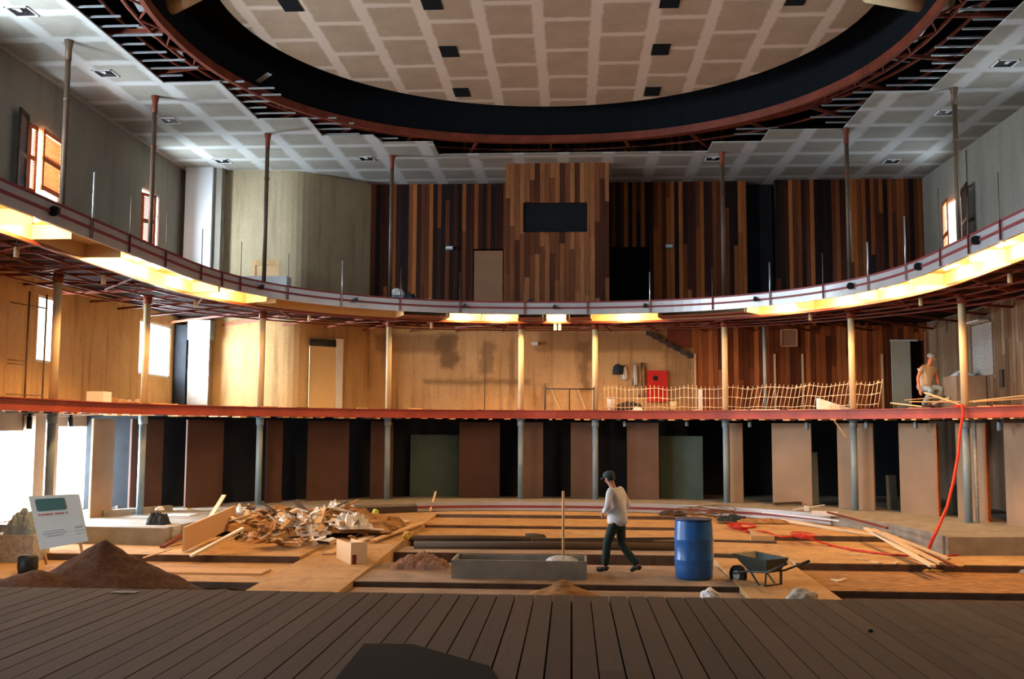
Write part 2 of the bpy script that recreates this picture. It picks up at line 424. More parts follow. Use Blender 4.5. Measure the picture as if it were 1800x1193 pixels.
for side, sgn, holes in (('left', -1, LEFT_HOLES), ('right', 1, RIGHT_HOLES)):
    c0, c1 = (-11.9, -11.6) if sgn < 0 else (11.6, 11.9)
    wall_holes('wall_'+side+'_upper', M_grey, 'x', c0, c1, -7, 34, ZL1+2.8, 12.6, [h[:4] for h in holes])
    wall_holes('wall_'+side+'_middle', M_lowwall if sgn < 0 else M_wood_side, 'x', c0, c1, -7, 34, ZL0, ZL1+2.8, [h[:4] for h in holes])
    wall_holes('wall_'+side+'_ground', M_pier, 'x', c0, c1, -7, 34, -.3, ZL0, [h[:4] for h in holes])
# back wall, three storeys
wall_holes('wall_back_upper', M_wood, 'y', YB, YB+.2, -6.1, 6.1, 5.9, 12.6, [(-2.72, -1.72, 6.13, 8.42), (1.68, 2.98, 6.13, 8.46)])
struct(bx('wall_back_recess', M_dark, 6.1, 7.0, YB+.5, YB+.7, 5.9, ZC))
struct(bx('wall_back_panelled', M_wood, 6.98, 11.6, YB-.12, YB+.1, 5.9, ZC))
struct(bx('wall_back_middle', M_backwall, -6.1, 4.35, YB, YB+.2, ZL1, 5.9))
wall_holes('wall_back_middle_panelled', M_wood_low, 'y', YB-.1, YB+.12, 4.35, 11.6, ZL1, 5.9, [(10.5, 11.55, 3.15, 5.42)])
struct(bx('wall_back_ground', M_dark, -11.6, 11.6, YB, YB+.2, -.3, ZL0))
struct(bx('wall_rear', M_dark, -11.9, 11.9, 34, 34.3, -.3, 12.6))
for z in (ZU0, ZL0): struct(bx('trim_1' if z == ZU0 else 'trim_2', M_dark, -11.6, 11.6, YB+.2, 34, z, z+.15))
# slanting wall in the far left corner
def spline(pts, n=8):
    out = []
    P = [pts[0]]+list(pts)+[pts[-1]]
    for i in range(1, len(P)-2):
        p0, p1, p2, p3 = map(Vector, (P[i-1], P[i], P[i+1], P[i+2]))
        for k in range(n):
            t = k/n
            out.append(.5*((2*p1)+(-p0+p2)*t+(2*p0-5*p1+4*p2-p3)*t*t+(-p0+3*p1-3*p2+p3)*t**3))
    out.append(Vector(pts[-1])); return out
cw = spline([(-11.6, 30.0), (-10.4, 29.95), (-8.9, 29.95), (-7.9, 30.15), (-7.0, 30.95), (-6.07, 31.95)], 6)
for nm, mt, a, b in (('wall_corner_upper', M_beige, 5.9, ZC), ('wall_corner_middle', M_lowwall, ZL1, 5.9)):
    m = MB(); m.sweep([p for p in cw], [p+Vector((.02, .25)) for p in cw], a, b); struct(m.build(nm, mt))
# stage house
struct(wall_holes('wall_front', M_dark, 'y', -7, -6.7, -11.9, 11.9, -.3, 12.6, [(-6.2, .2, 1.9, 6.1)]))  # opening made up for the added fill light
# unseen header and side walls, added to shade the near stage floor
struct(bx('wall_shading_header', M_dark, -11.6, 11.6, 7.9, 8.2, 7.2, 12.6))
for s, nm in ((-1, 'left'), (1, 'right')): struct(bx('wall_shading_'+nm, M_dark, min(s*11.6, s*6.0), max(s*11.6, s*6.0), 7.9, 8.2, ZS, 7.2))
struct(bx('ceiling_roof', M_dark, -11.9, 11.9, -7, 34.3, 12.6, 12.8))
# floors
gaps = MB(); k = -62
x0 = .4796+.006 - .166*66
for i in range(133):
    xa = x0+i*.166
    if -11.55 < xa < 11.4:
        cuts = sorted({-6.6, 9.12, *[random.uniform(-5, 8.6) for _ in range(1)]})
        for a, b in zip(cuts, cuts[1:]):
            gaps.box(xa, xa+.166-random.uniform(.009, .014), a, b-.004, ZS-.03+random.uniform(-.002, .002), ZS+random.uniform(-.0015, .0015))
struct(gaps.build('floor_stage', M_stage))
struct(bx('floor_stage_base', M_dark, -11.6, 11.6, -6.7, 9.08, ZS-.25, ZS-.05))
struct(bx('wall_stage_front', M_riser, -11.6, 11.6, 8.9, 9.05, -.2, ZS-.25))
struct(bx('floor_pit', M_slab, -11.6, 11.6, 9.05, 20.0, -.3, -.06))
# terraces: centre block, two aisles, two side blocks
def slab(name, mat, x0, x1, y0, y1, z1, z0=-.25):
    m = MB(); m.box(x0, x1, y0, y1, z0, z1); return struct(m.build(name, mat))
XL, XR = -3.12, 3.18
tre = [(26.7, 28.6, .345), (24.7, 26.7, .25), (22.5, 24.7, .175), (20.35, 21.3, .12), (16.6, 18.95, .10), (9.2, 16.5, .02)]
for i, (a, b, z) in enumerate(tre): slab('floor_tread_%d' % (i+1), M_slab if i < 3 else M_tread, XL, XR, a, b, z)
slab('floor_trench', M_dark, XL, XR, 16.4, 22.5, -.18)
for i, (a, b, z) in enumerate(tre): struct(bx('trim_%d' % (20+i), M_riser, XL+.002, XR-.002, a-.012, a-.001, -.17, z-.012))
def ramp(name, mat, x0, x1, ya, za, yb, zb):
    m = MB(); vs = m.box(x0, x1, ya, yb, -.25, 0)
    for v in vs:
        if v.co.z > -.1: v.co.z = za if v.co.y < (ya+yb)/2 else zb
    return struct(m.build(name, mat))
ramp('floor_aisle_left', M_slab, -4.6, XL-.01, 9.2, -.04, 28.3, .36)
ramp('floor_aisle_right', M_slab, XR+.01, 4.55, 9.2, -.04, 28.3, .36)
for nm, xa, xb in (('left', -11.5, -4.61), ('right', 4.56, 11.5)):
    slab('floor_side_%s_back' % nm, M_slab, xa, xb, 22.3, 27.8, .34)
    slab('floor_side_%s_middle' % nm, M_slab, xa, xb, 18.7, 22.3, .22)
    slab('floor_side_%s_low' % nm, M_osb if nm == 'right' else M_slab, xa, xb, 16.4, 18.7, .09)
    for q, (yy, zz) in enumerate(((22.3, .34), (18.7, .22), (16.4, .09))): struct(bx('trim_%d' % (30+q+(5 if nm == 'right' else 0)), M_riser, xa+.002, xb-.002, yy-.012, yy-.001, -.05, zz-.012))
    slab('floor_side_%s_front' % nm, M_riser, xa, xb, 9.2, 16.4, -.02)
def gz(x, y):
    if y > 27.9: return ZR
    if XL <= x <= XR:
        for a, b, z in tre:
            if a <= y <= b: return z
        return .12 if 18.9 < y < 22.6 else -.05
    if -4.6 < x < 4.55: return -.04+(y-9.2)/19.1*.40
    return .34 if y > 22.3 else .22 if y > 18.7 else .09 if y > 16.4 else -.02
def AG(px, py):
    z = .2
    for _ in range(6):
        p = AZ(px, py, z); z = .5*z+.5*gz(p.x, p.y)
    p = AZ(px, py, gz(p.x, p.y)); return p
def ordinal(i): return ['first', 'second', 'third', 'fourth', 'fifth', 'sixth', 'seventh', 'eighth', 'ninth', 'tenth', 'eleventh', 'twelfth', 'thirteenth', 'fourteenth', 'fifteenth', 'sixteenth', 'seventeenth', 'eighteenth', 'nineteenth', 'twentieth', 'twenty-first', 'twenty-second', 'twenty-third', 'twenty-fourth', 'twenty-fifth', 'twenty-sixth', 'twenty-seventh', 'twenty-eighth', 'twenty-ninth', 'thirtieth'][i]
# ring floor: annulus from the curved edge to the walls
aa = [a for a in frange(-90, 90, 61)]
inn = [fas(a, .02) for a in aa]
def to_wall(p, c=Vector((0, 19.3, 0)), xw=11.6, yb=YB):
    d = (p-c); k = 1e9
    if abs(d.x) > 1e-6: k = min(k, (xw-.0)/abs(d.x))
    if d.y > 1e-6: k = min(k, (yb-c.y)/d.y)
    return c + d*k
outw = [to_wall(p) for p in inn]
m = MB(); m.sweep(inn, outw, -.25, ZR); struct(m.build('floor_ring', M_concrete))
for s, nm in ((-1, 'left'), (1, 'right')):
    m = MB(); m.box(s*7.72, s*11.6, 20.35 if s < 0 else 20.2, 20.75, -.25, ZR+.004) ; struct(m.build('floor_ring_%s_end' % nm, M_conc_lt if s < 0 else M_concrete))
# curb: grey band, red stripe, grey band along the pit edge
m1, m2 = MB(), MB()
ca = [a for a in frange(find_fas(735, ZR), find_fas(1462, ZR), 50)]
I0 = [fas(a, -.05) for a in ca]; O0 = [fas(a, .03) for a in ca]; I1 = [fas(a, -.075) for a in ca]
m1.sweep(I0, O0, .36, .44); m1.sweep(I0, O0, .50, .60); m2.sweep(I1, O0, .44, .50)
curb = empty('curved_curb', (0, 28, .36), 0, 'curved grey metal curb with a red stripe along the rear pit edge', 'curb')
for o, (mm, nm, mt) in zip((0, 1), ((m1, 'grey_band', M_fascia), (m2, 'red_stripe', M_rail))):
    q = mm.build(nm, mt, curb); q.matrix_parent_inverse = Matrix.Translation((0, -28, -.36))
ca = frange(find_fas(560, ZR), find_fas(733, ZR), 20)
m = MB(); m.sweep([fas(a, -.05) for a in ca], [fas(a, .03) for a in ca], .36, .50)
tag(m.build('timber_curb', M_oldwood), 'rusty brown curb strip behind the rubbish heap at the rear pit edge', 'curb')
bx('loose_timber', M_oldwood, 0, 1.0, 0, .2, 0, .12, loc=tuple(AZ(735, 892, .36)))
tag(COL.objects['loose_timber'], 'short dark timber lying at the left end of the striped curb', 'timber')

# ceilings
def outline_poly():
    return [(-11.6, 8.5), (-9.0, 8.5), (-9.0, 22.05), (-7.68, 22.05), (-7.66, 24.85), (-6.35, 24.85), (-6.35, 26.4), (-4.95, 26.4), (-4.8, 27.1), (-3.4, 27.1), (-3.4, 28.4),
            (4.4, 28.4), (4.4, 27.47), (5.75, 27.47), (5.75, 26.38), (7.68, 26.38), (7.65, 23.43), (8.9, 23.43), (8.9, 8.5), (11.6, 8.5), (11.6, YB+.7), (-11.6, YB+.7)]
m = MB(); m.prism(outline_poly(), ZC, ZC+.03); struct(m.build('ceiling', M_ceil))
m = MB(); n = 96
m.prism([(6.65*math.cos(2*PI*i/n), 19.5+6.65*math.sin(2*PI*i/n)) for i in range(n)], ZD, ZD+.08); struct(m.build('ceiling_disc', M_disc))
# black gap and lining of the round opening
def opening(t, off=0):
    e = 2/2.2; c, s = math.cos(t), math.sin(t)
    return Vector((-.12+(7.62+off)*math.copysign(abs(c)**e, c), 19.5+(7.85+off)*math.copysign(abs(s)**e, s), 0))
ts = [2*PI*i/96 for i in range(96)]
m = MB(); m.sweep([opening(t, .05) for t in ts], [opening(t, .12) for t in ts], ZC+.25, 12.55, closed=True)
m.sweep([opening(t, .12) for t in ts], [opening(t, -1.6) for t in ts], 12.0, 12.1, closed=True)
struct(m.build('ceiling_lining', M_black))
# round opening beam: red steel
ob = empty('ring_truss', (0, 19.5, ZC), 0, 'red steel ring beam framing the round opening in the ceiling', 'steel beam')
def par(o, e):
    o.parent = e; o.matrix_parent_inverse = Matrix.Translation(-Vector(e.location)); return o
m = MB(); m.sweep([opening(t, -.04) for t in ts], [opening(t, .06) for t in ts], ZC+.02, ZC+.22, closed=True); par(m.build('lower_chord', M_red), ob)
m = MB(); m.sweep([opening(t, .42) for t in ts], [opening(t, .47) for t in ts], ZC+.12, ZC+.18, closed=True)
for i in range(0, 96, 2):
    m.bar(opening(ts[i], .05)+Vector((0, 0, ZC+.15)), opening(ts[i+1], .45)+Vector((0, 0, ZC+.15)), .03, .04)
    m.bar(opening(ts[i+1], .45)+Vector((0, 0, ZC+.15)), opening(ts[(i+2) % 96], .05)+Vector((0, 0, ZC+.15)), .03, .04)
par(m.build('outer_chord', M_red), ob)
# radial steel purlins above the plasterboard edge
purl = []
for i, t in enumerate([2*PI*k/28 for k in range(28)]):
    p0 = opening(t, .05); p1 = opening(t, 2.6)
    if abs(p1.x) > 11.5 or p0.y < 13: continue
    m = MB(); z = ZC+.2
    m.bar((p0.x, p0.y, z), (p1.x, p1.y, z), .06, .08); purl.append(par(m.build('radial_beam', M_red), ob))
m = MB()
for off in (1.0, 1.75):
    pts = [opening(t, off) for t in ts]
    for i in range(96):
        if pts[i].y > 12: m.bar(pts[i]+Vector((0, 0, ZC+.3)), pts[(i+1) % 96]+Vector((0, 0, ZC+.3)), .05, .05)
par(m.build('purlin', M_red), ob)
# white metal furring channels sticking out past the plasterboard
studs = []
def edge_x(y, s):
    if s < 0:
        return -9.0 if y < 22.05 else -7.67 if y < 24.85 else -6.35 if y < 26.4 else -4.9
    return 8.9 if y < 23.43 else 7.66 if y < 26.38 else 5.75
stud_spots = []
for s in (-1, 1):
    y = 17.0
    while y < 27.0:
        x = edge_x(y, s); L = random.uniform(.45, 1.15)
        stud_spots.append((s, x, y, L)); y += .47
scount = {-1: 0, 1: 0}
for s, x, y, L in stud_spots:
    scount[s] += 1
    m = MB(); m.box(min(0, -s*L), max(0, -s*L), -.02, .02, .0, .035)
    m.box(min(s*.25, 0), max(s*.25, 0), -.02, .02, .032, .045)
    o = m.build('furring_channel', M_steel, loc=(x, y, ZC+.035))
    tag(o, 'pale metal furring channel on the %s plasterboard edge, %s from the camera' % ('left' if s < 0 else 'right', ordinal(scount[s]-1)), 'metal channel', 'furring channels past the %s board edge' % ('left' if s < 0 else 'right'))
# foil scraps above the edge
for sk, (s, x, y, L) in enumerate(stud_spots[::3]):
    m = MB(); R = Matrix.Rotation(random.uniform(0, 3), 4, 'Z') @ Matrix.Rotation(random.uniform(-.4, .4), 4, 'X')
    m.box(-.35, .35, -.06, .06, -.01, .01, mat=R)
    o = m.build('hanger_strip', M_steel, loc=(x-s*random.uniform(.5, 1.1), y+.2, ZC+.38))
    tag(o, 'silvery strip above the %s ceiling edge, %s from the camera' % ('left' if s < 0 else 'right', ordinal(sk if s < 0 else sk-8)), 'metal strip', 'silvery strips above the %s ceiling edge' % ('left' if s < 0 else 'right'))
for nm, pa, pb, lab in (('a', (262, 22, ZC+.8), (345, -22, ZC+.8), 'pale round duct crossing the ceiling void at top left'), ('b', (1585, -12, ZC+.8), (1690, 8, ZC+.8), 'pale round duct crossing the ceiling void at top right')):
    m = MB(); A = AZ(*pa[:2], pa[2]); B = AZ(*pb[:2], pb[2]); d = (B-A)
    m.tube([A+d*(.18 if nm == 'a' else -.5), B+d*(.15 if nm == 'a' else -.28)], .26 if nm == 'a' else .3, 20)
    tag(m.build('round_duct', M_cream), lab, 'duct')

# ------------------------------------------------------------------ columns
COLS = [(-9.92, 19.44), (-9.58, 22.94), (-7.79, 26.12), (-4.79, 28.45), (-1.0, 29.18), (1.17, 29.2), (4.82, 28.5), (7.75, 26.3), (9.39, 23.2)]
LAB_UP = ['beside the open shutters on the left wall', 'just left of the second left wall window', 'in front of the leaning wooden panel', 'beside the boxes at the left end of the panelling', '', '',
          'in front of the dark panelled recess at right', 'rising from the right curve of the balcony', 'in front of the right wall shutters']
LAB_MID = ['in front of the left wall scaffold window', 'in front of the far left balcony window', 'in front of the sunlit curved wall', 'at the left end of the beige back wall',
           'left of the low metal frame', 'right of the low metal frame', 'behind the wire fencing near its left end', 'behind the right end of the wire fencing', 'beside the pile of planks on the lower balcony']
LAB_GR = ['in front of the bright left doorway', 'in front of the first brown pier at left', 'standing in the dark behind the rubbish heap', 'left of the green grey door at left', 'standing in the dark at mid wall',
          'directly behind the walking man', 'between the right green door and the tan piers', 'in front of the second wide tan pier', 'beside the hanging red hose']
def column(name, x, y, z0, z1, r, mat, capmat, label, grp, flare=.0):
    e = empty(name, (x, y, z0), 0, label, 'column', grp)
    H = z1-z0
    m = MB(); m.lathe([(r, 0), (r, H-.0)], 16); m.build('shaft', mat, e)
    m = MB()
    if flare: m.lathe([(r*1.15, H-.42), (r*1.15, H-.18), (r*1.7, H-.02), (r*1.7, H)], 16); m.lathe([(r*1.2, H-1.28), (r*1.2, H-1.22)], 16)
    else: m.lathe([(r*1.25, H-.22), (r*1.25, H)], 16); m.box(-r*1.6, r*1.6, -r*1.6, r*1.6, H-.03, H)
    m.build('collar', capmat, e)
    m = MB(); m.box(-r*1.7, r*1.7, -r*1.7, r*1.7, 0, .012); m.build('base_plate', capmat, e)
    return e
for i, (x, y) in enumerate(COLS):
    if i not in (4, 5):
        column('steel_column', x, y, ZU1, ZC, .056, M_pipe, M_red if 0 < i < 8 else M_pipe, 'thin brown pipe column from upper balcony to ceiling, '+LAB_UP[i], 'thin pipe columns above the upper balcony', 1)
    column('steel_column', x, y, ZL1, 5.74, .082, M_cream, M_red, 'cream round column on the lower balcony '+LAB_MID[i], 'cream columns between the two balconies')
    column('steel_column', x, y, ZR, ZL0, .082, M_bluegrey, M_bluegrey, 'blue grey round column on the ground floor '+LAB_GR[i], 'blue grey columns under the lower balcony')
m = MB(); x, y = COLS[8]; m.tube([(x+.17, y-.05, ZR), (x+.17, y-.05, ZL0)], .04, 8)
tag(m.build('drain_pipe', M_conc_lt), 'thin pale pipe standing against the right side of the ground column by the red hose', 'pipe')

# ------------------------------------------------------------------ upper balcony
ub = empty('balcony', (0, 28, ZU0), 0, 'upper horseshoe balcony with grey and maroon fascia and lit cove', 'balcony')
al = frange(-176, 176, 177)
inn = [fas(a, .05) for a in al]
def outp(a, p):
    if abs(a) <= 90: return to_wall(p, Vector((0, 20.05, 0)))
    return Vector((math.copysign(11.6, p.x), p.y, 0))
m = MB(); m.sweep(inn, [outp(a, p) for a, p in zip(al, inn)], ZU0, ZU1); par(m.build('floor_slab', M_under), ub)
def band(z0, z1, o0, o1, mat, name, arr=al):
    m = MB(); m.sweep([fas(a, o0) for a in arr], [fas(a, o1) for a in arr], z0, z1); return par(m.build(name, mat, None), ub)
band(5.82, 6.16, -.03, .03, M_fascia, 'fascia_panel')
band(6.145, 6.185, -.05, .05, M_rail, 'top_rail')
band(5.975, 6.025, -.055, 0, M_rail, 'middle_rail')
band(5.955, 5.975, .03, .72, M_cove, 'cove_lining')
band(5.68, 5.975, .70, .73, M_cove, 'cove_panel')
band(5.64, 5.70, .68, .76, M_red, 'edge_angle')
# dividers inside the cove, and closed soffit sections
LIT = [(-160, -60), (-40, 62), (62, 128), (215, 385), (388, 470), (790, 845), (847, 912), (958, 996), (1040, 1155), (1312, 1400), (1400, 1500), (1500, 1600), (1600, 1700), (1700, 1800), (1800, 1900)]
OPEN_UNLIT = [(128, 215), (488, 712)]
CLOSED = [(712, 788), (914, 956), (998, 1038), (1157, 1309)]
def fp(px): return find_fas(px, 5.82)
edges = sorted({v for s in LIT+OPEN_UNLIT+CLOSED for v in s})
for v in edges:
    a = fp(v); A = fas(a, .03); B = fas(a, .71)
    m = MB(); d = (B-A); m.bar((A.x, A.y, 5.84), (B.x, B.y, 5.84), .025, .25); par(m.build('cove_divider', M_cove), ub)
for (p0, p1) in CLOSED:
    a0, a1 = fp(p0), fp(p1); arr = frange(a0, a1, 12)
    m = MB(); m.sweep([fas(a, .02) for a in arr], [fas(a, .70) for a in arr], 5.72, 5.74); par(m.build('soffit_panel', M_red), ub)
lamps_cove = []
for (p0, p1) in LIT:
    a0, a1 = fp(p0), fp(p1)
    k = max(1, round((fas(a1)-fas(a0)).length/1.3))
    for i in range(k):
        a = a0+(a1-a0)*(i+.5)/k; c = fas(a, .36); d = (fas(a+.5)-fas(a-.5)).normalized()
        t = empty('cove_lamp', (c.x, c.y, 5.9), math.atan2(d.y, d.x), 'tungsten cove lamp behind the upper fascia, %s from the left end' % ordinal(len(lamps_cove)), 'lamp', 'cove lamps behind the fascia')
        m = MB(); m.tube([(-.12, 0, 0), (.12, 0, 0)], .018, 8); m.build('tube', M_lamp, t)
        m = MB(); m.box(-.16, .16, -.05, .05, .03, .052); m.build('reflector', M_white, t)
        lamp('cove_light', (c.x, c.y, 5.86), 225, .06); lamps_cove.append(c)
# steel grid below the slab: radial beams, ring purlins, angle bars
for i, a in enumerate(frange(-146, 146, 45)):
    A = fas(a, .72); B = outp(a, A); B = A+(B-A)*.995
    if (B-A).length < .4: continue
    m = MB(); m.bar((A.x, A.y, 5.74), (B.x, B.y, 5.74), .035, .06)
    par(m.build('radial_beam', M_red), ub)
    
for off in (1.3, 2.0, 2.7, 3.4):
    arr = [a for a in al if abs(fas(a, off).x) < 11.5 and fas(a, off).y < YB-.3]
    m = MB()
    for a, b in zip(arr, arr[1:]):
        if b-a < 3: m.bar(fas(a, off)+Vector((0, 0, 5.70)), fas(b, off)+Vector((0, 0, 5.70)), .035, .035)
    par(m.build('purlin', M_red), ub)
for i, a in enumerate(frange(-140, 136, 30)):
    m = MB(); A = fas(a, .8); B = fas(a+9, 2.2) if i % 2 else fas(a-9, 2.4)
    if abs(B.x) < 11.4: m.bar((A.x, A.y, 5.66), (B.x, B.y, 5.66), .03, .03); par(m.build('angle_bar', M_red), ub)
# railing rods standing on the fascia
RODS = [(155, 303, 1), (222, 345, 0), (285, 372, 0), (349, 402, 0), (387, 373, 0), (417, 425, 0), (503, 446, 0), (597, 458, 1), (703, 470, 0), (808, 478, 0), (922, 500, 0), (1033, 484, 0), (1143, 478, 1), (1252, 470, 0), (1355, 461, 1),
        (1450, 444, 0), (1530, 425, 1), (1597, 380, 1), (1659, 330, 0), (1710, 345, 0), (1765, 302, 0)]
names_rod = ['left of the round wall stain', 'over the round wall stain', 'right of the first left pipe column', 'by the second left wall window', 'by the white corner pier', 'left of the leaning wooden panel', 'right of the white box',
             'alone against the beige wall', 'behind the boxes', 'left of the plywood door', 'in front of the booth left side', 'in front of the booth right side', 'beside the black doorway', 'left of the pipe column by the recess', 'in the dark recess',
             'left of the right hand panelling column', 'right of the right hand panelling column', 'near the right end of the panelling', 'left of the right wall shutter', 'in front of the right dark shutter', 'furthest right on the fascia']
for (px, py, thick), nm in zip(RODS, names_rod):
    a = fp(px); c = fas(a, -.065); top = CAM.z + (CAM.z*0)
    d = ray(px, py); k = c.y/d.y; zt = CAM.z + d.z*k
    e = empty('railing_rod', (c.x, c.y, 5.84), 0, 'thin steel railing rod on the upper fascia '+nm, 'rod', 'railing rods along the upper fascia')
    m = MB(); m.tube([(0, 0, 0), (0, 0, max(.5, zt-5.84))], .016 if thick else .010, 6); m.build('rod', M_steel if thick else M_pipe, e)
    m = MB(); m.box(-.018, .018, -.012, .012, -.01, .33); m.build('bracket', M_rail, e)
for i, px in enumerate((88, 455, 625, 815, 975, 1135, 1330, 1498, 1620, 1722)):
    a = fp(px); c = fas(a, -.10)
    sz = .085 if px in (88, 1498, 1620, 1722) else .055
    place = ['at the far left', 'near the white corner box', 'under the black bag', 'left of the booth', 'under the middle of the booth', 'right of the booth', 'at the dark recess', 'near the right hand column', 'at the end of the panelling', 'under the right wall shutters'][i]
    e = empty('spotlight', (c.x, c.y, 6.0), math.atan2(-c.x, 0.01) if 0 else 0, 'small dark round spotlight fixed on the upper fascia '+place, 'spotlight', 'spotlights on the upper fascia')
    m = MB(); m.tube([(0, -.09, 0), (0, .0, 0)], sz, 14, rs=[sz, sz*.8]); m.build('housing', M_blk, e)
    m = MB(); m.box(-.015, .015, -.02, .10, -.015, .09); m.build('bracket', M_blk, e)
# hanging lamp holders below the upper balcony
for i, (px, py) in enumerate(((30, 438), (183, 490), (345, 522), (542, 548), (757, 561), (974, 557), (982, 562), (1425, 549), (1620, 521), (1776, 487))):
    off = 1.25
    best = find_fas(px, 5.6, off); c = fas(best, off)
    place = ['at the far left', 'right of the first cream column', 'above the corner duct', 'left of the beige back wall', 'above the beige back wall', 'at the middle, left of a pair', 'at the middle, right of a pair', 'above the wall panel box', 'above the man in the grey cap', 'at the far right'][i]
    e = empty('lamp_holder', (c.x, c.y, 5.5), 0, 'small cream lamp holder hanging under the upper balcony '+place, 'lamp', 'lamp holders under the upper balcony')
    r = .045
    m = MB(); m.lathe([(r, 0), (r, .16), (r*.6, .19)], 12); m.build('shade', M_cream if i not in (5, 6) else M_lamp, e)
    m = MB(); m.tube([(0, 0, .18), (0, 0, .485)], .008, 6); m.build('cord', M_pipe, e)

# ------------------------------------------------------------------ lower balcony
lb = empty('balcony', (0, 29, ZL0), 0, 'lower horseshoe balcony with red steel edge beam and bare deck', 'balcony')
al2 = frange(-145, 145, 161)
inn = [colr(a, -.25) for a in al2]
def outc(a, p):
    if abs(a) <= 90: return to_wall(p)
    return Vector((math.copysign(11.6, p.x), p.y, 0))
m = MB(); m.sweep(inn, [outc(a, p) for a, p in zip(al2, inn)], ZL1-.14, ZL1); par(m.build('deck', M_lumber), lb)
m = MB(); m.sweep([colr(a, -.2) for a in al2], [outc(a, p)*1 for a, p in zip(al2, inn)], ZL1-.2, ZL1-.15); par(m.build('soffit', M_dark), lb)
m = MB(); m.sweep([colr(a, -.30) for a in al2], [colr(a, -.26) for a in al2], 2.91, 3.14)
m.sweep([colr(a, -.36) for a in al2], [colr(a, -.26) for a in al2], 3.13, 3.15); m.sweep([colr(a, -.36) for a in al2], [colr(a, -.26) for a in al2], 2.905, 2.925)
par(m.build('edge_beam', M_rededge), lb)
for i, a in enumerate(frange(-112, 112, 96)):
    a += random.uniform(-.5, .5); w = random.uniform(.35, 1.05)*.0115
    arr = [a-w*57.3*.9, a+w*57.3*.9]; m = MB()
    m.sweep([colr(x, -.36) for x in arr], [colr(x, .0) for x in arr], 2.862+random.uniform(0, .02), 2.90)
    par(m.build('formwork_block', M_lumber if random.random() < .75 else M_oldwood), lb)
m = MB()
for i, a in enumerate(frange(-120, 120, 60)):
    A = colr(a, -.2); B = outc(a, A)
    m.bar((A.x, A.y, 2.93), (A.x+(B.x-A.x)*.98, A.y+(B.y-A.y)*.98, 2.93), .06, .06)
par(m.build('joists', M_dark), lb)
# splinters on the deck edge
random.seed(11)
for i in range(30):
    a = -75+155*(i+random.uniform(0, .9))/30; c = colr(a, random.uniform(-.2, .25)); L = random.uniform(.15, .7)
    th = math.atan2(-c.x, -(c.y-19.3))+PI/2+random.uniform(-.4, .4)
    m = MB(); m.box(-L/2, L/2, -.025, .025, 0, random.uniform(.01, .03)); o = m.build('wood_splinter', M_lumber if i % 3 else M_oldwood, loc=(c.x, c.y, ZL1+.002))
    o.rotation_euler = (0, 0, th); tag(o, 'loose wood splinter on the lower deck edge, %s from the left' % ordinal(i), 'wood scrap', 'wood splinters along the lower deck edge')
# conduit stubs under the lower balcony
for i, (px, py, h) in enumerate(((52, 757, .3), (125, 752, .25), (1098, 750, .18), (1208, 748, .16), (1316, 746, .18), (1420, 752, .24), (1522, 748, .2), (1610, 749, .2), (1757, 749, .24))):
    a = find_col(px, 2.8, .1); c = colr(a, .1)
    place = ['left of the bright doorways', 'over the bright left doorway', 'behind the walking man', 'over the right green door', 'right of the green door', 'over the gap left of a wide pier', 'over the third right pier', 'over the fourth right pier', 'at the far right'][i]
    e = empty('ceiling_can', (c.x, c.y, 2.87-h), 0, 'conduit can under the lower balcony '+place, 'ceiling can', 'conduit cans under the lower balcony')
    m = MB(); m.lathe([(.05, 0), (.05, h*.8)], 10); m.build('can', M_bluegrey if i > 1 else M_blk, e)
    m = MB(); m.lathe([(.03, h*.8), (.03, h)], 8); m.build('neck', M_blk, e)

# ------------------------------------------------------------------ ground floor piers and doors
PIERS = [(162, 197, 'brown', 'right beside the bright left doorway'), (230, 284, 'brown', 'behind the second column from left'), (325, 390, 'brown', 'behind the rubbish heap, left'), (470, 496, 'brown', 'behind the rubbish heap, middle'), (541, 611, 'brown', 'behind the rubbish heap, right'),
         (651, 690, 'brown', 'left of the left green door'), (808, 878, 'brown', 'right of the left green door'), (912, 957, 'brown', 'left of the pole stuck in the trough'), (1005, 1041, 'brown', 'left of the walking man'), (1105, 1157, 'brown', 'right of the walking man'),
         (1284, 1308, 'tan', 'beside the column right of the green door'), (1355, 1427, 'tan', 'widest one above the wheelbarrow'), (1470, 1537, 'tan', 'behind the second right column'), (1580, 1647, 'tan', 'left of the red hose'), (1683, 1736, 'tan', 'behind the column by the red hose'), (1765, 1850, 'tan', 'at the far right edge'),
         (-60, -20, 'brown', 'x'), (40, 60, 'tan', 'between the two bright left openings')]
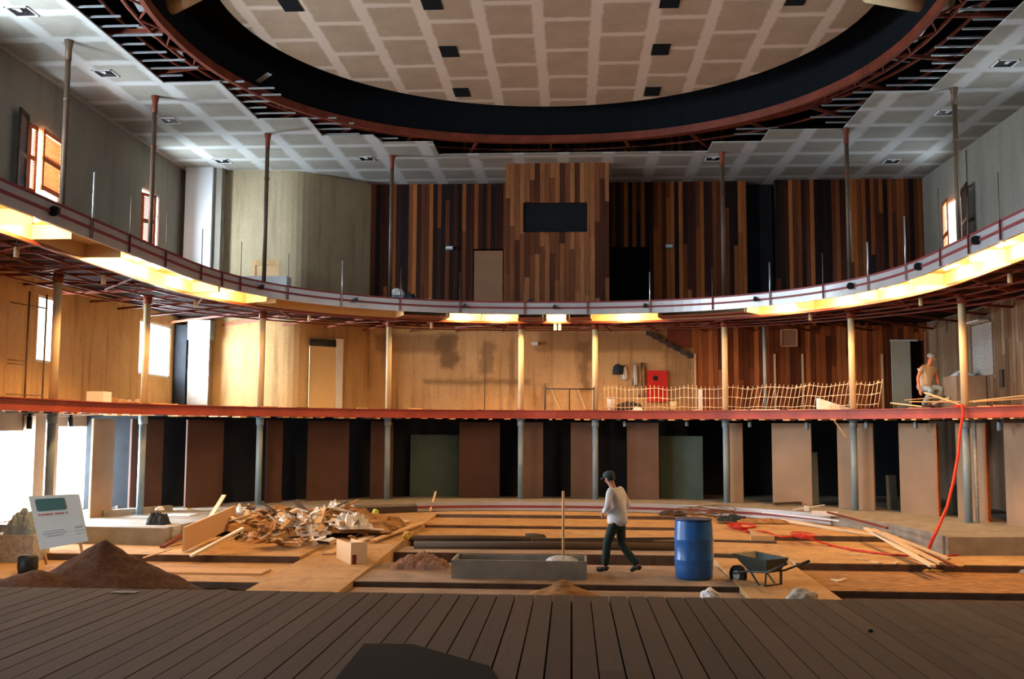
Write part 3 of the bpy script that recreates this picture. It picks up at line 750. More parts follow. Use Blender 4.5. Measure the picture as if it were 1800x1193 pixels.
for p0, p1, kind, where in PIERS:
    if where == 'x': continue
    if p0 == 40:
        a, b = AX(40, 800, -11.55), AX(60, 800, -11.55)
        m = MB(); m.box(-11.58, -11.3, a.y+.02, a.y+.45, ZR, ZL0-.05)
        tag(m.build('pier', M_pier), 'tan pier on the left wall '+where, 'pier', 'wall piers on the ground floor'); continue
    a0, a1 = find_col(p0, 1.5, .5), find_col(p1, 1.5, .5)
    A, B = colr(a0, .5), colr(a1, .5); d = (B-A).normalized(); n = Vector((-d.y, d.x, 0))
    if n.dot(A-Vector((0, 19.3, 0))) < 0: n = -n
    e = empty('pier', ((A.x+B.x)/2, (A.y+B.y)/2, ZR), math.atan2(d.y, d.x), '%s fibreboard pier under the lower balcony %s' % (kind, where), 'pier', 'wall piers on the ground floor')
    w = (B-A).length; sgn = 1 if n.dot(Vector((-d.y, d.x, 0))) > 0 else -1
    y0, y1 = sorted((0, sgn*.06))
    m = MB(); m.box(-w/2, w/2, y0, y1, 0, ZL0-ZR-.1); m.build('board', M_pier if p0 == 162 or p0 > 1200 else M_pier_shaded if p0 < 900 else M_pier_half_shaded, e)
    if p0 in (1683, 1580): m = MB(); m.box(w/2-.04, w/2+.01, y0-.02, y0+.06, 0, ZL0-ZR-.15); m.build('edge_strip', M_orange, e)
for i, (p0, p1, pt, lab) in enumerate(((722, 808, 764, ''), (1157, 1234, 766, ''))):
    a0, a1 = find_col(p0, 1.5, 1.1), find_col(p1, 1.5, 1.1); A, B = colr(a0, 1.1), colr(a1, 1.1); d = (B-A).normalized()
    zt = CAM.z+ray((p0+p1)/2, pt).z*A.y/ray((p0+p1)/2, pt).y
    e = empty('door_%d' % (i+1), (A.x, A.y, ZR), math.atan2(d.y, d.x)); e['kind'] = 'structure'
    m = MB(); m.box(0, (B-A).length, 0, .05, 0, zt-ZR); struct(m.build('door_%d_leaf' % (i+1), M_tealdoor, e))
pa = [colr(a, 1.28) for a in frange(-64.5, 20, 40)]; pa[0].x = -11.6
m = MB(); m.sweep(pa, [p*1.0+Vector((0, .12, 0)) for p in pa], ZR, ZL0-.01); struct(m.build('wall_dark_baffle', M_dark))  # dark partition added to block door daylight from the gaps between piers
# items standing in the dark openings at right
for px0, px1, zt, lab in ((1429, 1442, 2.0, 'pale grey board standing inside the dark gap right of the widest pier'), (1560, 1578, 1.45, 'grey board leaning inside the dark gap left of the fourth pier'), (1668, 1682, 1.3, 'grey sheet leaning inside the dark gap behind the red hose')):
    a = find_col((px0+px1)/2, 1.2, 1.3); c = colr(a, 1.3); L = (AY(px1, 800, c.y)-AY(px0, 800, c.y)).length
    m = MB(); m.box(-L/2, L/2, 0, .02, 0, zt-ZR, mat=Matrix.Rotation(-.06, 4, 'X'))
    tag(m.build('leaning_board', M_bluegrey, loc=(c.x, c.y, ZR)), lab, 'board')

# ------------------------------------------------------------------ upper level wall things
bo = empty('projection_booth', (.05, 29.45, ZU1), 0, 'plank clad projection booth projecting at the middle of the upper balcony', 'booth')
m = MB(); X0, X1, Y0 = -1.5, 1.6, 29.45
w0, w1, z0, z1 = -.97, .95, 8.48, 9.38
m.box(X0, w0, Y0, Y0+.15, ZU1, ZC); m.box(w1, X1, Y0, Y0+.15, ZU1, ZC); m.box(w0, w1, Y0, Y0+.15, ZU1, z0); m.box(w0, w1, Y0, Y0+.15, z1, ZC)
m.box(X0, X0+.15, Y0+.15, YB, ZU1, ZC); m.box(X1-.15, X1, Y0+.15, YB, ZU1, ZC); par(m.build('cladding', M_booth), bo)
m = MB(); m.box(w0, w1, Y0+.10, Y0+.13, z0, z1); par(m.build('window_pane', M_glass), bo)
# doors of the upper balcony
e = struct(empty('door_3', (-2.72, YB, ZU1))); m = MB(); m.box(.03, .97, .02, .06, 0, 2.24); struct(m.build('door_3_leaf', M_door, e))
m = MB(); m.lathe([(.02, 0), (.03, .03)], 10, c=(.9, -.02, 1.0)); struct(m.build('door_3_handle', M_steel, e))
for px, py, lab in ((790, 436, 'small grey emergency light on the panelling left of the booth'), (1176, 433, 'small grey emergency light on the panelling right of the booth')):
    c = AY(px, py, YB-.08); e = empty('emergency_light', tuple(c), 0, lab, 'light', 'emergency lights beside the booth')
    m = MB(); m.box(-.12, .12, -.05, .08, -.06, .06); m.build('case', M_bluegrey, e)
    m = MB(); m.box(-.1, .1, -.06, -.05, -.02, .04); m.build('lens', M_white, e)
# white corner pier by the left windows
struct(bx('trim_3', M_white, -11.4, -10.55, 29.5, 30.0, ZU1, ZC))
struct(bx('trim_4', M_grey, -10.55, -10.3, 29.62, 30.0, ZU1, ZC))
# cable line in ceiling corner; windows: frames and shutters
def window_frame(n, x, y0, y1, z0, z1, s):
    m = MB(); t = .06
    xa, xb = sorted((x, x+s*.1))
    m.box(xa, xb, y0, y0+t, z0, z1); m.box(xa, xb, y1-t, y1, z0, z1); m.box(xa, xb, y0, y1, z1-t, z1); m.box(xa, xb, y0, y1, z0, z0+t)
    return struct(m.build('window_%d' % n, M_white))
for i, h in enumerate((LEFT_HOLES[5], LEFT_HOLES[6])): window_frame(i+1, -11.72, *h[:4], 1)
window_frame(3, 11.62, *RIGHT_HOLES[0][:4], 1)
for i, h in enumerate((LEFT_HOLES[3], LEFT_HOLES[4])): window_frame(i+4, -11.72, *h[:4], 1)
def shutter(label, base, dirv, w, h, mat, grp):
    """louvred leaf hinged at base, running along dirv"""
    rz = math.atan2(dirv[1], dirv[0])
    e = empty('window_shutter', base, rz, label, 'shutter', grp)
    m = MB(); m.box(0, .09, -.02, .02, 0, h); m.box(w-.09, w, -.02, .02, 0, h); m.box(0, w, -.02, .02, 0, .1); m.box(0, w, -.02, .02, h-.1, h); m.box(0, w, -.02, .02, h*.48, h*.48+.1); m.build('frame', mat, e)
    m = MB(); z = .1
    while z < h-.1:
        m.box(.09, w-.09, -.025, .025, 0, .008, mat=Matrix.Translation((0, 0, z)) @ Matrix.Rotation(.75, 4, 'X')); z += .05
    m.build('louvre', mat, e); return e
G = 'wooden window shutters of the upper balcony'
shutter('dark wooden shutter leaf opened into the room at the far left window', (-11.56, 20.95, 7.55), (.22, -.97), .62, 1.95, M_shdark, G)
shutter('orange lit shutter leaf in the far left window', (-11.57, 22.42, 7.95), (.08, -.99), 1.0, 1.4, M_orange, G)
shutter('narrow orange shutter leaf folded at the back of the far left window', (-11.57, 20.98, 7.8), (.02, .99), .34, 1.55, M_orange, G)
shutter('orange shutter leaf in the second left wall window', (-11.62, 26.92, 7.6), (.45, .8), .5, 1.6, M_orange, G)
shutter('orange lit shutter leaf in the right wall window', (11.55, 30.0, 7.3), (-.2, -.9), .95, 2.05, M_orange, G)
shutter('dark shutter leaf opened flat beside the right wall window', (11.58, 28.65, 7.45), (-.22, -.95), 1.05, 2.0, M_shdark, G)
# thin conduit on right upper wall
p = AX(1697, 262, 11.56); m = MB(); m.tube([(11.57, p.y, 8.9), (11.57, p.y, ZC-.1)], .012, 6); tag(m.build('conduit', M_pipe), 'thin brown conduit line on the upper right wall', 'pipe')
# things lying on the upper balcony
def onup(px, y): c = AY(px, 500, y); return (c.x, c.y, ZU1)
c = onup(466, 28.3); m = MB()
m.box(-.42, -.30, 0, .03, 0, 1.35); m.box(.30, .42, 0, .03, 0, 1.35); m.box(-.30, .30, 0, .03, 1.2, 1.35); m.box(-.3, .3, .01, .02, 0, 1.2)
tag(m.build('hatch_door', M_lumber, loc=c), 'framed wooden panel leaning on the curved wall above the upper balcony', 'panel')
m = MB(); c = onup(455, 27.4); m.box(-.72, .80, 0, .45, 0, .74); tag(m.build('white_box', M_white, loc=c), 'bright white carton standing before the leaning wooden panel', 'box')
def crumple(name, mat, w, d, h, seed, loc, label, cat, nseg=26, rough=.5, rz=0, group=None, kind=None):
    m = MB(); rng = nseg; V = []
    for i in range(rng+1):
        row = []
        for j in range(rng+1):
            u, v = i/rng*2-1, j/rng*2-1
            e = max(0, 1-(abs(u)**2.2)) * max(0, 1-(abs(v)**2.2))
            n1 = noise.noise(Vector((u*2.3+seed, v*2.3, seed*.37))); n2 = noise.noise(Vector((u*6+seed, v*6, 3+seed)))
            n3 = abs(noise.noise(Vector((u*4.1+seed, v*3.1, 9+seed))))+.6*abs(noise.noise(Vector((u*9+seed, v*8, 4+seed)))); z = h*(e**.45)*max(.12, .72+.5*rough*n1-.55*rough*n3+.16*rough*n2) if e > 0 else 0
            row.append(m.bm.verts.new((u*w/2*(1+.12*n2), v*d/2*(1+.15*n1), max(0, z))))
        V.append(row)
    for i in range(rng):
        for j in range(rng): m.bm.faces.new((V[i][j], V[i+1][j], V[i+1][j+1], V[i][j+1]))
    edge = [V[i][0] for i in range(rng+1)]+[V[rng][j] for j in range(1, rng+1)]+[V[i][rng] for i in range(rng-1, -1, -1)]+[V[0][j] for j in range(rng-1, 0, -1)]
    m.bm.faces.new(edge)
    o = m.build(name, mat, loc=loc); o.rotation_euler = (0, 0, rz); return tag(o, label, cat, group, kind)
c = onup(552, 28.0); crumple('duffel_bag', M_darkcloth, .75, .4, .42, 3.1, c, 'black bag lying on the upper balcony left of the panelling', 'bag')
c = onup(702, 28.7); m = MB(); m.box(-.30, .12, 0, .35, 0, .36); tag(m.build('crate', M_bluegrey, loc=c), 'pale blue crate on the upper balcony beside the fourth pipe column', 'crate')
crumple('plastic_bag', M_whitecloth, .45, .35, .30, 5.2, (c[0]-.1, c[1]+.15, ZU1+.361), 'white plastic bag lying on the pale blue crate', 'bag')
crumple('dark_sack', M_darkcloth, .35, .4, .62, 7.2, (c[0]+.32, c[1]+.1, ZU1), 'dark sack standing right of the pale blue crate', 'sack')
c = onup(755, 28.8); crumple('paint_tin_bundle', M_whitecloth, .42, .3, .36, 9.4, c, 'small white bundle on the upper balcony before the panelling', 'bundle')
c = onup(932, 28.5); crumple('black_bag', M_darkcloth, .26, .3, .30, 1.4, c, 'small black bag on the upper balcony edge before the booth', 'bag')

# ------------------------------------------------------------------ lower level wall things
def onl(px, y): c = AY(px, 700, y); return (c.x, c.y, ZL1)
# stair soffit slab on the beige wall
A = AY(1140, 586, YB-.04); B = AY(1213, 626, YB-.04); m = MB()
m.bar(A, B, .08, .1)
for i in range(7):
    P = A+(B-A)*(i/6); m.box(P.x-.08, P.x+.10, YB-.1, YB-.005, P.z-.06, P.z+.08)
tag(m.build('stair_underside', M_oldwood), 'dark stepped underside of a stair on the beige back wall', 'stair')
m = MB(); c = AY(1190, 600, YB-.06); m.box(c.x-.3, c.x+.42, YB-.06, YB-.01, 5.2, 5.85); tag(m.build('wall_patch', M_red), 'reddish plywood patch above the stair underside on back wall', 'panel')
A, B = AY(1137, 651, YB-.06), AY(1173, 706, YB-.06)
e = empty('fire_cabinet', (A.x, YB-.01, B.z), 0, 'bright red fire cabinet with a round black hole on the beige wall', 'cabinet')
m = MB(); m.box(0, B.x-A.x, -.12, 0, 0, A.z-B.z); m.build('body', M_cabinet, e)
m = MB(); m.tube([(.5*(B.x-A.x)-.05, -.125, (A.z-B.z)*.75), (.5*(B.x-A.x)-.05, -.115, (A.z-B.z)*.75)], .085, 20); m.build('round_opening', M_blk, e)
m = MB(); c = AY(1086, 649, YB-.08); m.lathe([(.16, -.16), (.17, -.05), (.14, .1), (.05, .17)], 14); tag(m.build('hanging_hat', M_darkcloth, loc=tuple(c)), 'dark hat hanging on the beige wall', 'hat')
def hang(name, mat, px0, px1, py0, py1, lab, seed):
    a, b = AY(px0, py0, YB-.1), AY(px1, py1, YB-.1); W_, H_ = b.x-a.x, a.z-b.z
    m = MB(); n, k = 10, 10; F_, B_ = [], []
    for i in range(n+1):
        rf = []
        for j in range(k+1):
            u, v = i/n, j/k; wd = .35+.65*math.sin(min(1, v*1.3+.05)*PI/2)
            rf.append(m.bm.verts.new(((u-.5)*W_*wd, -.04-.05*math.sin(u*PI)-.03*math.sin(u*17+seed), -v*H_*(1-.08*abs(math.sin(u*5+seed))))))
        F_.append(rf)
    for i in range(n):
        for j in range(k): m.bm.faces.new((F_[i][j], F_[i+1][j], F_[i+1][j+1], F_[i][j+1]))
    rb = [F_[0][j] for j in range(k+1)]+[F_[i][k] for i in range(1, n+1)]+[F_[n][j] for j in range(k-1, -1, -1)]+[F_[i][0] for i in range(n-1, 0, -1)]
    m.bm.faces.new(rb)
    return tag(m.build(name, mat, loc=((a.x+b.x)/2, YB-.01, a.z), smooth=True), lab, 'garment')
hang('hanging_cloth', M_whitecloth, 1092, 1104, 642, 669, 'short white cloth hanging beside the dark hat', 1)
hang('hanging_shirt', M_whitecloth, 1112, 1121, 638, 680, 'long white garment hanging left of the tan jacket', 2)
hang('hanging_jacket', M_browncloth, 1121, 1138, 637, 700, 'tan jacket hanging left of the red cabinet', 3)
c = AY(940, 604, YB-.05); m = MB(); m.box(-.1, .1, -.06, .03, -.05, .05); tag(m.build('wall_light', M_white, loc=tuple(c)), 'small white fitting on the beige wall between two cream columns', 'wall fitting')
# low metal frame
fr = empty('metal_frame', onl(958, 29.0), 0, 'low dark metal barrier frame on the lower balcony between two cream columns', 'frame')
w = 1.42
m = MB(); m.tube([(0, 0, 0), (0, 0, .78)], .022, 6); m.build('post', M_oldwood, fr)
m = MB(); m.tube([(w, 0, 0), (w, 0, .68)], .018, 6); m.build('post', M_oldwood, fr)
m = MB(); m.tube([(w*.5, 0, 0), (w*.5, 0, .6)], .018, 6); m.build('post', M_oldwood, fr)
m = MB(); m.tube([(0, 0, .62), (w, 0, .62)], .022, 6); m.build('rail', M_oldwood, fr)
m = MB(); c = onl(852, 29.6); m.tube([(0, 0, 0), (0, 0, 1.45)], .012, 6); tag(m.build('iron_rod', M_oldwood, loc=c), 'thin dark rod standing upright before the beige back wall', 'rod')
for a, b, lab in (((968, 680), (985, 712), 'left'), ((1015, 680), (1030, 712), 'right')):
    A, B = AY(*a, YB-.05), AY(*b, YB-.2); m = MB(); m.bar((A.x, A.y, A.z), (B.x, B.y, ZL1+.1), .06, .03)
    tag(m.build('leaning_lath', M_lumber), 'short orange lath leaning on the back wall, %s of the two behind the metal frame' % lab, 'lath')
# wire fencing rolled out along the balcony edge
f1 = empty('wire_fence', onl(1065, 29.0), 0, 'cream wire fence panel leaning along the lower balcony edge', 'fence')
a0, a1 = find_col(1062, 3.3, .2), find_col(1536, 3.4, .2)
m = MB(); N = 64; pts = []
for i in range(N+1):
    a = a0+(a1-a0)*i/N; p = colr(a, .22); lean = .0 if i < N*.42 else min(1, (i-N*.42)/8)*.16
    up = .0 if i < N*.7 else (i/N-.7)*.12
    dn = (colr(a+.5)-colr(a-.5)).normalized()
    b = Vector((p.x, p.y, ZL1+.02+up)) + (p-Vector((0, 19.3, 0))).normalized()*.12; t = b+dn*lean+Vector((0, 0, .70+.03*math.sin(i*.7)))
    pts.append((b, t)); m.tube([b, t], .0085, 5)
for k in (.12, .50, .88):
    m.tube([b+(t-b)*k+Vector((0, 0, .012*math.sin(i*1.1))) for i, (b, t) in enumerate(pts)], .009, 5)
o = m.build('wire_mesh', M_wire, f1); o.matrix_parent_inverse = Matrix.Translation(-Vector(f1.location))
m = MB(); random.seed(5)
for b, t in pts:
    if random.random() < .45:
        q = b+(t-b)*random.choice((.5, .88, .92)); m.box(q.x-.022, q.x+.022, q.y-.022, q.y+.022, q.z-.022, q.z+.022)
o = m.build('insulator', M_lumber_lt, f1); o.matrix_parent_inverse = Matrix.Translation(-Vector(f1.location))
m = MB(); c = onl(1231, 29.3); m.box(-.06, .06, -.02, .02, 0, .62); tag(m.build('white_post', M_white, loc=c), 'short white post standing behind the wire fence', 'post')
m = MB(); c = onl(1075, 29.8); m.lathe([(.11, 0), (.13, .36)], 16); tag(m.build('bucket', M_whitecloth, loc=c), 'white bucket on the lower balcony below the dark hat', 'bucket')
m = MB(); c = onl(1185, 30.3); m.lathe([(.11, 0), (.13, .3)], 16); tag(m.build('bucket', M_cream, loc=c), 'cream bucket behind the wire fence below the red cabinet', 'bucket')
crumple('tool_heap', M_oldwood, .9, .5, .42, 2.7, onl(1105, 30.2), 'dark heap of tools below the hanging clothes', 'heap')
crumple('rag', M_whitecloth, .3, .3, .16, 6.1, onl(1121, 29.4), 'small white rag on the deck behind the wire fence', 'rag')
m = MB(); c = onl(1345, 28.6); m.tube([(0, 0, 0), (0, 0, 2.4)], .045, 10); tag(m.build('grey_pipe', M_bluegrey, loc=c), 'slim grey pipe standing against the panelling behind the wire fence', 'pipe')
A, B = AY(1372, 578, YB-.16), AY(1402, 609, YB-.16)
e = empty('wall_box', (A.x, YB-.11, B.z), 0, 'square framed box high on the lower balcony panelling', 'wall box')
m = MB(); m.box(0, B.x-A.x, -.05, 0, 0, A.z-B.z); m.build('cover', M_door, e)
m = MB(); W_, H_ = B.x-A.x, A.z-B.z
for q in ((0, W_, 0, .03), (0, W_, H_-.03, H_), (0, .03, 0, H_), (W_-.03, W_, 0, H_)): m.box(q[0], q[1], -.065, -.05, q[2], q[3])
m.build('frame', M_lumber, e)
for px in (1222, 1362, 1411, 1551):
    c = AY(px, 640, YB-.13); struct(bx('trim_%d' % (10+px//100), M_lumber, c.x-.03, c.x+.03, YB-.14, YB-.1, ZL1, 5.0))
# sack and boards by the fence
c = onl(1462, 27.2); m = MB(); m.prism([(-.38, 0), (.45, 0), (.45, .03), (-.38, .30)], -.12, .12, mat=Matrix.Rotation(PI/2, 4, 'X')); tag(m.build('styrofoam_wedge', M_white, loc=(c[0], c[1], ZL1+.02)), 'white foam wedge lying behind the wire fence', 'foam block')
for i, (px, L, z) in enumerate(((1350, 1.0, .03), (1398, 1.1, .03))):
    c = onl(px, 28.0); m = MB(); m.box(-L/2, L/2, -.05, .05, 0, z, mat=Matrix.Rotation(-.5, 4, 'Z')); tag(m.build('plank', M_lumber_lt, loc=(c[0], c[1]-.05, ZL1+.003)), 'short pale plank on the deck under the wire fence, %s of two' % ('left' if i == 0 else 'right'), 'plank')
# doorway: pale inner partition seen through the opening and dark frame
struct(bx('door_4', M_paledoor, 10.48, 11.06, YB-.16, YB-.11, ZL1, 5.40))
struct(bx('trim_5', M_white, 10.46, 11.3, YB-.13, YB-.1, 5.40, 5.45))
struct(bx('trim_6', M_door, 11.52, 11.6, YB-.2, YB-.1, ZL1, 5.7))
m = MB(); c = onl(1566, 31.3); m.lathe([(.05, 0), (.05, .24), (.02, .32), (.02, .38)], 10); tag(m.build('bottle', M_blk, loc=c), 'dark bottle standing at the foot of the pale doorway', 'bottle')
m = MB(); c = onl(1573, 31.4); m.lathe([(.06, 0), (.06, .32)], 10); tag(m.build('canister', M_yellow, loc=c), 'dull yellow canister beside the dark bottle', 'canister')
# right side wall: cupboard with white bag and socket box
c = (11.1, 27.9, ZL1); m = MB(); m.box(-.3, .48, -.5, .5, 0, .95); tag(m.build('cupboard', M_plainwood, loc=c), 'low pale wooden cupboard by the right wall of the lower balcony', 'cupboard')
crumple('white_bag', M_whitecloth, .45, .5, .22, 4.4, (11.1, 27.8, ZL1+.952), 'white bag lying on the low cupboard', 'bag')
m = MB(); m.box(11.54, 11.6, 26.3, 26.5, 3.75, 4.2); tag(m.build('switch_box', M_oldwood), 'small dark switch box on the right wall beside the cupboard', 'switch box')
c = AX(1722, 566, 11.5); m = MB(); m.box(-.25, .05, -.5, .5, -.02, .02); tag(m.build('wall_shelf', M_white, loc=(11.5, c.y, c.z)), 'short white shelf high on the right wall of the lower balcony', 'shelf')
m = MB(); c = AX(1700, 610, 11.58); m.box(11.56, 11.59, 26.9, 28.2, 4.1, 5.5); tag(m.build('wall_panel', M_conc_lt), 'pale grey panel on the right wall above the cupboard', 'panel')
# corner duct at left
e = empty('ventilation_duct', (-10.93, 29.55, ZL1), 0, 'shiny foil wrapped duct standing in the left corner of the lower balcony', 'duct')
m = MB(); m.box(-.22, .42, 0, .3, 0, 2.1); m.build('riser', M_duct, e)
m = MB(); m.box(-.25, .45, -.05, .35, 2.1, 2.7); m.build('junction_box', M_bluegrey, e)
struct(bx('trim_7', M_dark, -11.58, -11.2, 29.5, 30.0, ZL1, 5.7))
# door on the slanting wall and white strip
A, B = Vector((-7.62, 30.34, 0)), Vector((-6.95, 30.95, 0)); d = (B-A).normalized()
e = struct(empty('door_5', (A.x, A.y-.06, ZL1), math.atan2(d.y, d.x)))
m = MB(); m.box(0, (B-A).length, -.04, 0, 0, 1.98); struct(m.build('door_5_leaf', M_cove, e))
m = MB(); m.box(0, (B-A).length, -.05, -.005, 1.98, 2.2); struct(m.build('door_5_transom', M_glass, e))
m = MB(); m.box((B-A).length, (B-A).length+.24, -.08, -.02, 0, 2.25); struct(m.build('door_5_edge', M_white, e))
# white carton at left on the edge
c = colr(find_col(167, 3.3, .1), .1); m = MB(); m.box(-.19, .19, -.2, .2, 0, .24); tag(m.build('carton', M_white, loc=(c.x, c.y+.2, ZL1)), 'bright white carton on the left edge of the lower balcony', 'box')
for i in range(10):
    a = find_col(190+i*7, 3.2, .1); c = colr(a, .15+.1*(i % 2)); crumple('rubble_lump', M_osb, .22, .2, .09+.05*(i % 3), i*1.7, (c.x, c.y, ZL1), 'lump of brown rubble, %s from the white carton on the lower deck' % ordinal(i), 'rubble', nseg=6, group='rubble lumps right of the white carton')
# scaffold ladder at far left of the lower balcony
e = empty('scaffold_frame', (-10.9, 20.2, ZL1), PI/2-.15, 'rusty scaffold ladder frame by the left windows of the lower balcony', 'scaffold')
for xx in (-.05, .5):
    m = MB(); m.tube([(xx, 0, 0), (xx, 0, 2.3)], .02, 6); m.build('upright', M_brass, e)
for zz in (.12, .75, .82, 2.0):
    m = MB(); m.tube([(-.6, 0, zz), (.5 if zz > 1.5 or zz < .2 else -.05, 0, zz)], .015, 6); m.build('rung', M_brass, e)
# plank pile at right of the lower balcony
random.seed(21)
PL = [((1625, 690), (1690, 712), .06, .16, 26.6, M_lumber_lt, 'long pale plank tilted on top of the plank pile'),
      ((1565, 708), (1620, 716), .05, .14, 26.6, M_lumber_lt, 'white faced plank at the left end of the plank pile'),
      ((1590, 703), (1650, 698), .03, .12, 27.2, M_lumber, 'orange plank behind the white faced plank'),
      ((1632, 712), (1660, 696), .08, .14, 26.9, M_oldwood, 'dark board standing crosswise in the plank pile'),
      ((1640, 713), (1670, 699), .08, .14, 26.8, M_conc_lt, 'grey board leaning against the dark board of the pile'),
      ((1700, 706), (1800, 695), .05, .16, 24.2, M_lumber_lt, 'long pale plank running right from the plank pile'),
      ((1712, 710), (1800, 700), .04, .14, 23.6, M_lumber, 'lower tan plank running right along the balcony edge'),
      ((1600, 716), (1700, 712), .04, .14, 26.0, M_lumber, 'flat tan plank at the bottom of the plank pile')]
for k_, (a, b, h, w, y, mt, lab) in enumerate(PL):
    y = y-1.7 if y > 25 else y
    A, B = AY(*a, y), AY(*b, y-.2); A.z = max(A.z, ZL1+h/2+.01+.018*k_); B.z = max(B.z, ZL1+h/2+.01+.018*k_); w *= 1.5
    m = MB(); m.bar(A, B, w, h*.6); tag(m.build('plank', mt), lab, 'plank')

# ------------------------------------------------------------------ ceiling vents
vents = [(-10.1, 17.97, 'nearest on the left side'), (-10.05, 21.35, 'left side, second from the camera'), (-10.0, 24.85, 'left side, third from the camera'), (-10.0, 28.8, 'left side, furthest'), (-5.6, 28.72, 'far end, left of the booth'),
         (4.66, 29.15, 'far end, right of the booth'), (10.0, 29.65, 'right side, furthest'), (9.88, 25.05, 'right side behind the pipe column'), (9.9, 21.65, 'right side, nearest')]
for x, y, lab in vents:
    e = empty('ceiling_vent', (x, y, ZC), 0, 'square ceiling diffuser with white louvres, '+lab, 'vent', 'ceiling diffusers in the flat plasterboard')
    m = MB(); s = .23
    for q in ((-s, s, -s, -s+.03), (-s, s, s-.03, s), (-s, -s+.03, -s, s), (s-.03, s, -s, s)): m.box(q[0], q[1], q[2], q[3], -.02, 0)
    m.build('frame', M_white, e)
    m = MB()
    for k in (0, 1, 2):
        r0 = s-.05-k*.06; r1 = r0-.05
        a = [m.bm.verts.new((sx*r0, sy*r0, -.015)) for sx, sy in ((-1, -1), (1, -1), (1, 1), (-1, 1))]
        b = [m.bm.verts.new((sx*r1, sy*r1, -.002-.0*k)) for sx, sy in ((-1, -1), (1, -1), (1, 1), (-1, 1))]
        for i in range(4): m.bm.faces.new((a[i], a[(i+1) % 4], b[(i+1) % 4], b[i]))
    m.build('louvre', M_blk, e)
    m = MB(); m.prism([(-.06, -.17), (.06, -.17), (.03, -.03), (-.03, -.03)], -.03, -.018); m.build('deflector', M_white, e)
for x, y, lab in ((-2.33, 22.1, 'middle left'), (-2.35, 24.9, 'rear left'), (-2.37, 19.45, 'front left'), (2.51, 22.2, 'middle right'), (2.55, 25.05, 'rear right'), (2.47, 19.6, 'front right'), (-5.27, 19.4, 'far left'), (5.0, 19.6, 'far right')):
    m = MB(); m.box(-.2, .2, -.33, .33, -.012, -.001)
    tag(m.build('duct_opening', M_black, loc=(x, y, ZD)), 'black rectangular opening in the raised ceiling disc, '+lab, 'opening', 'black openings in the raised ceiling disc')

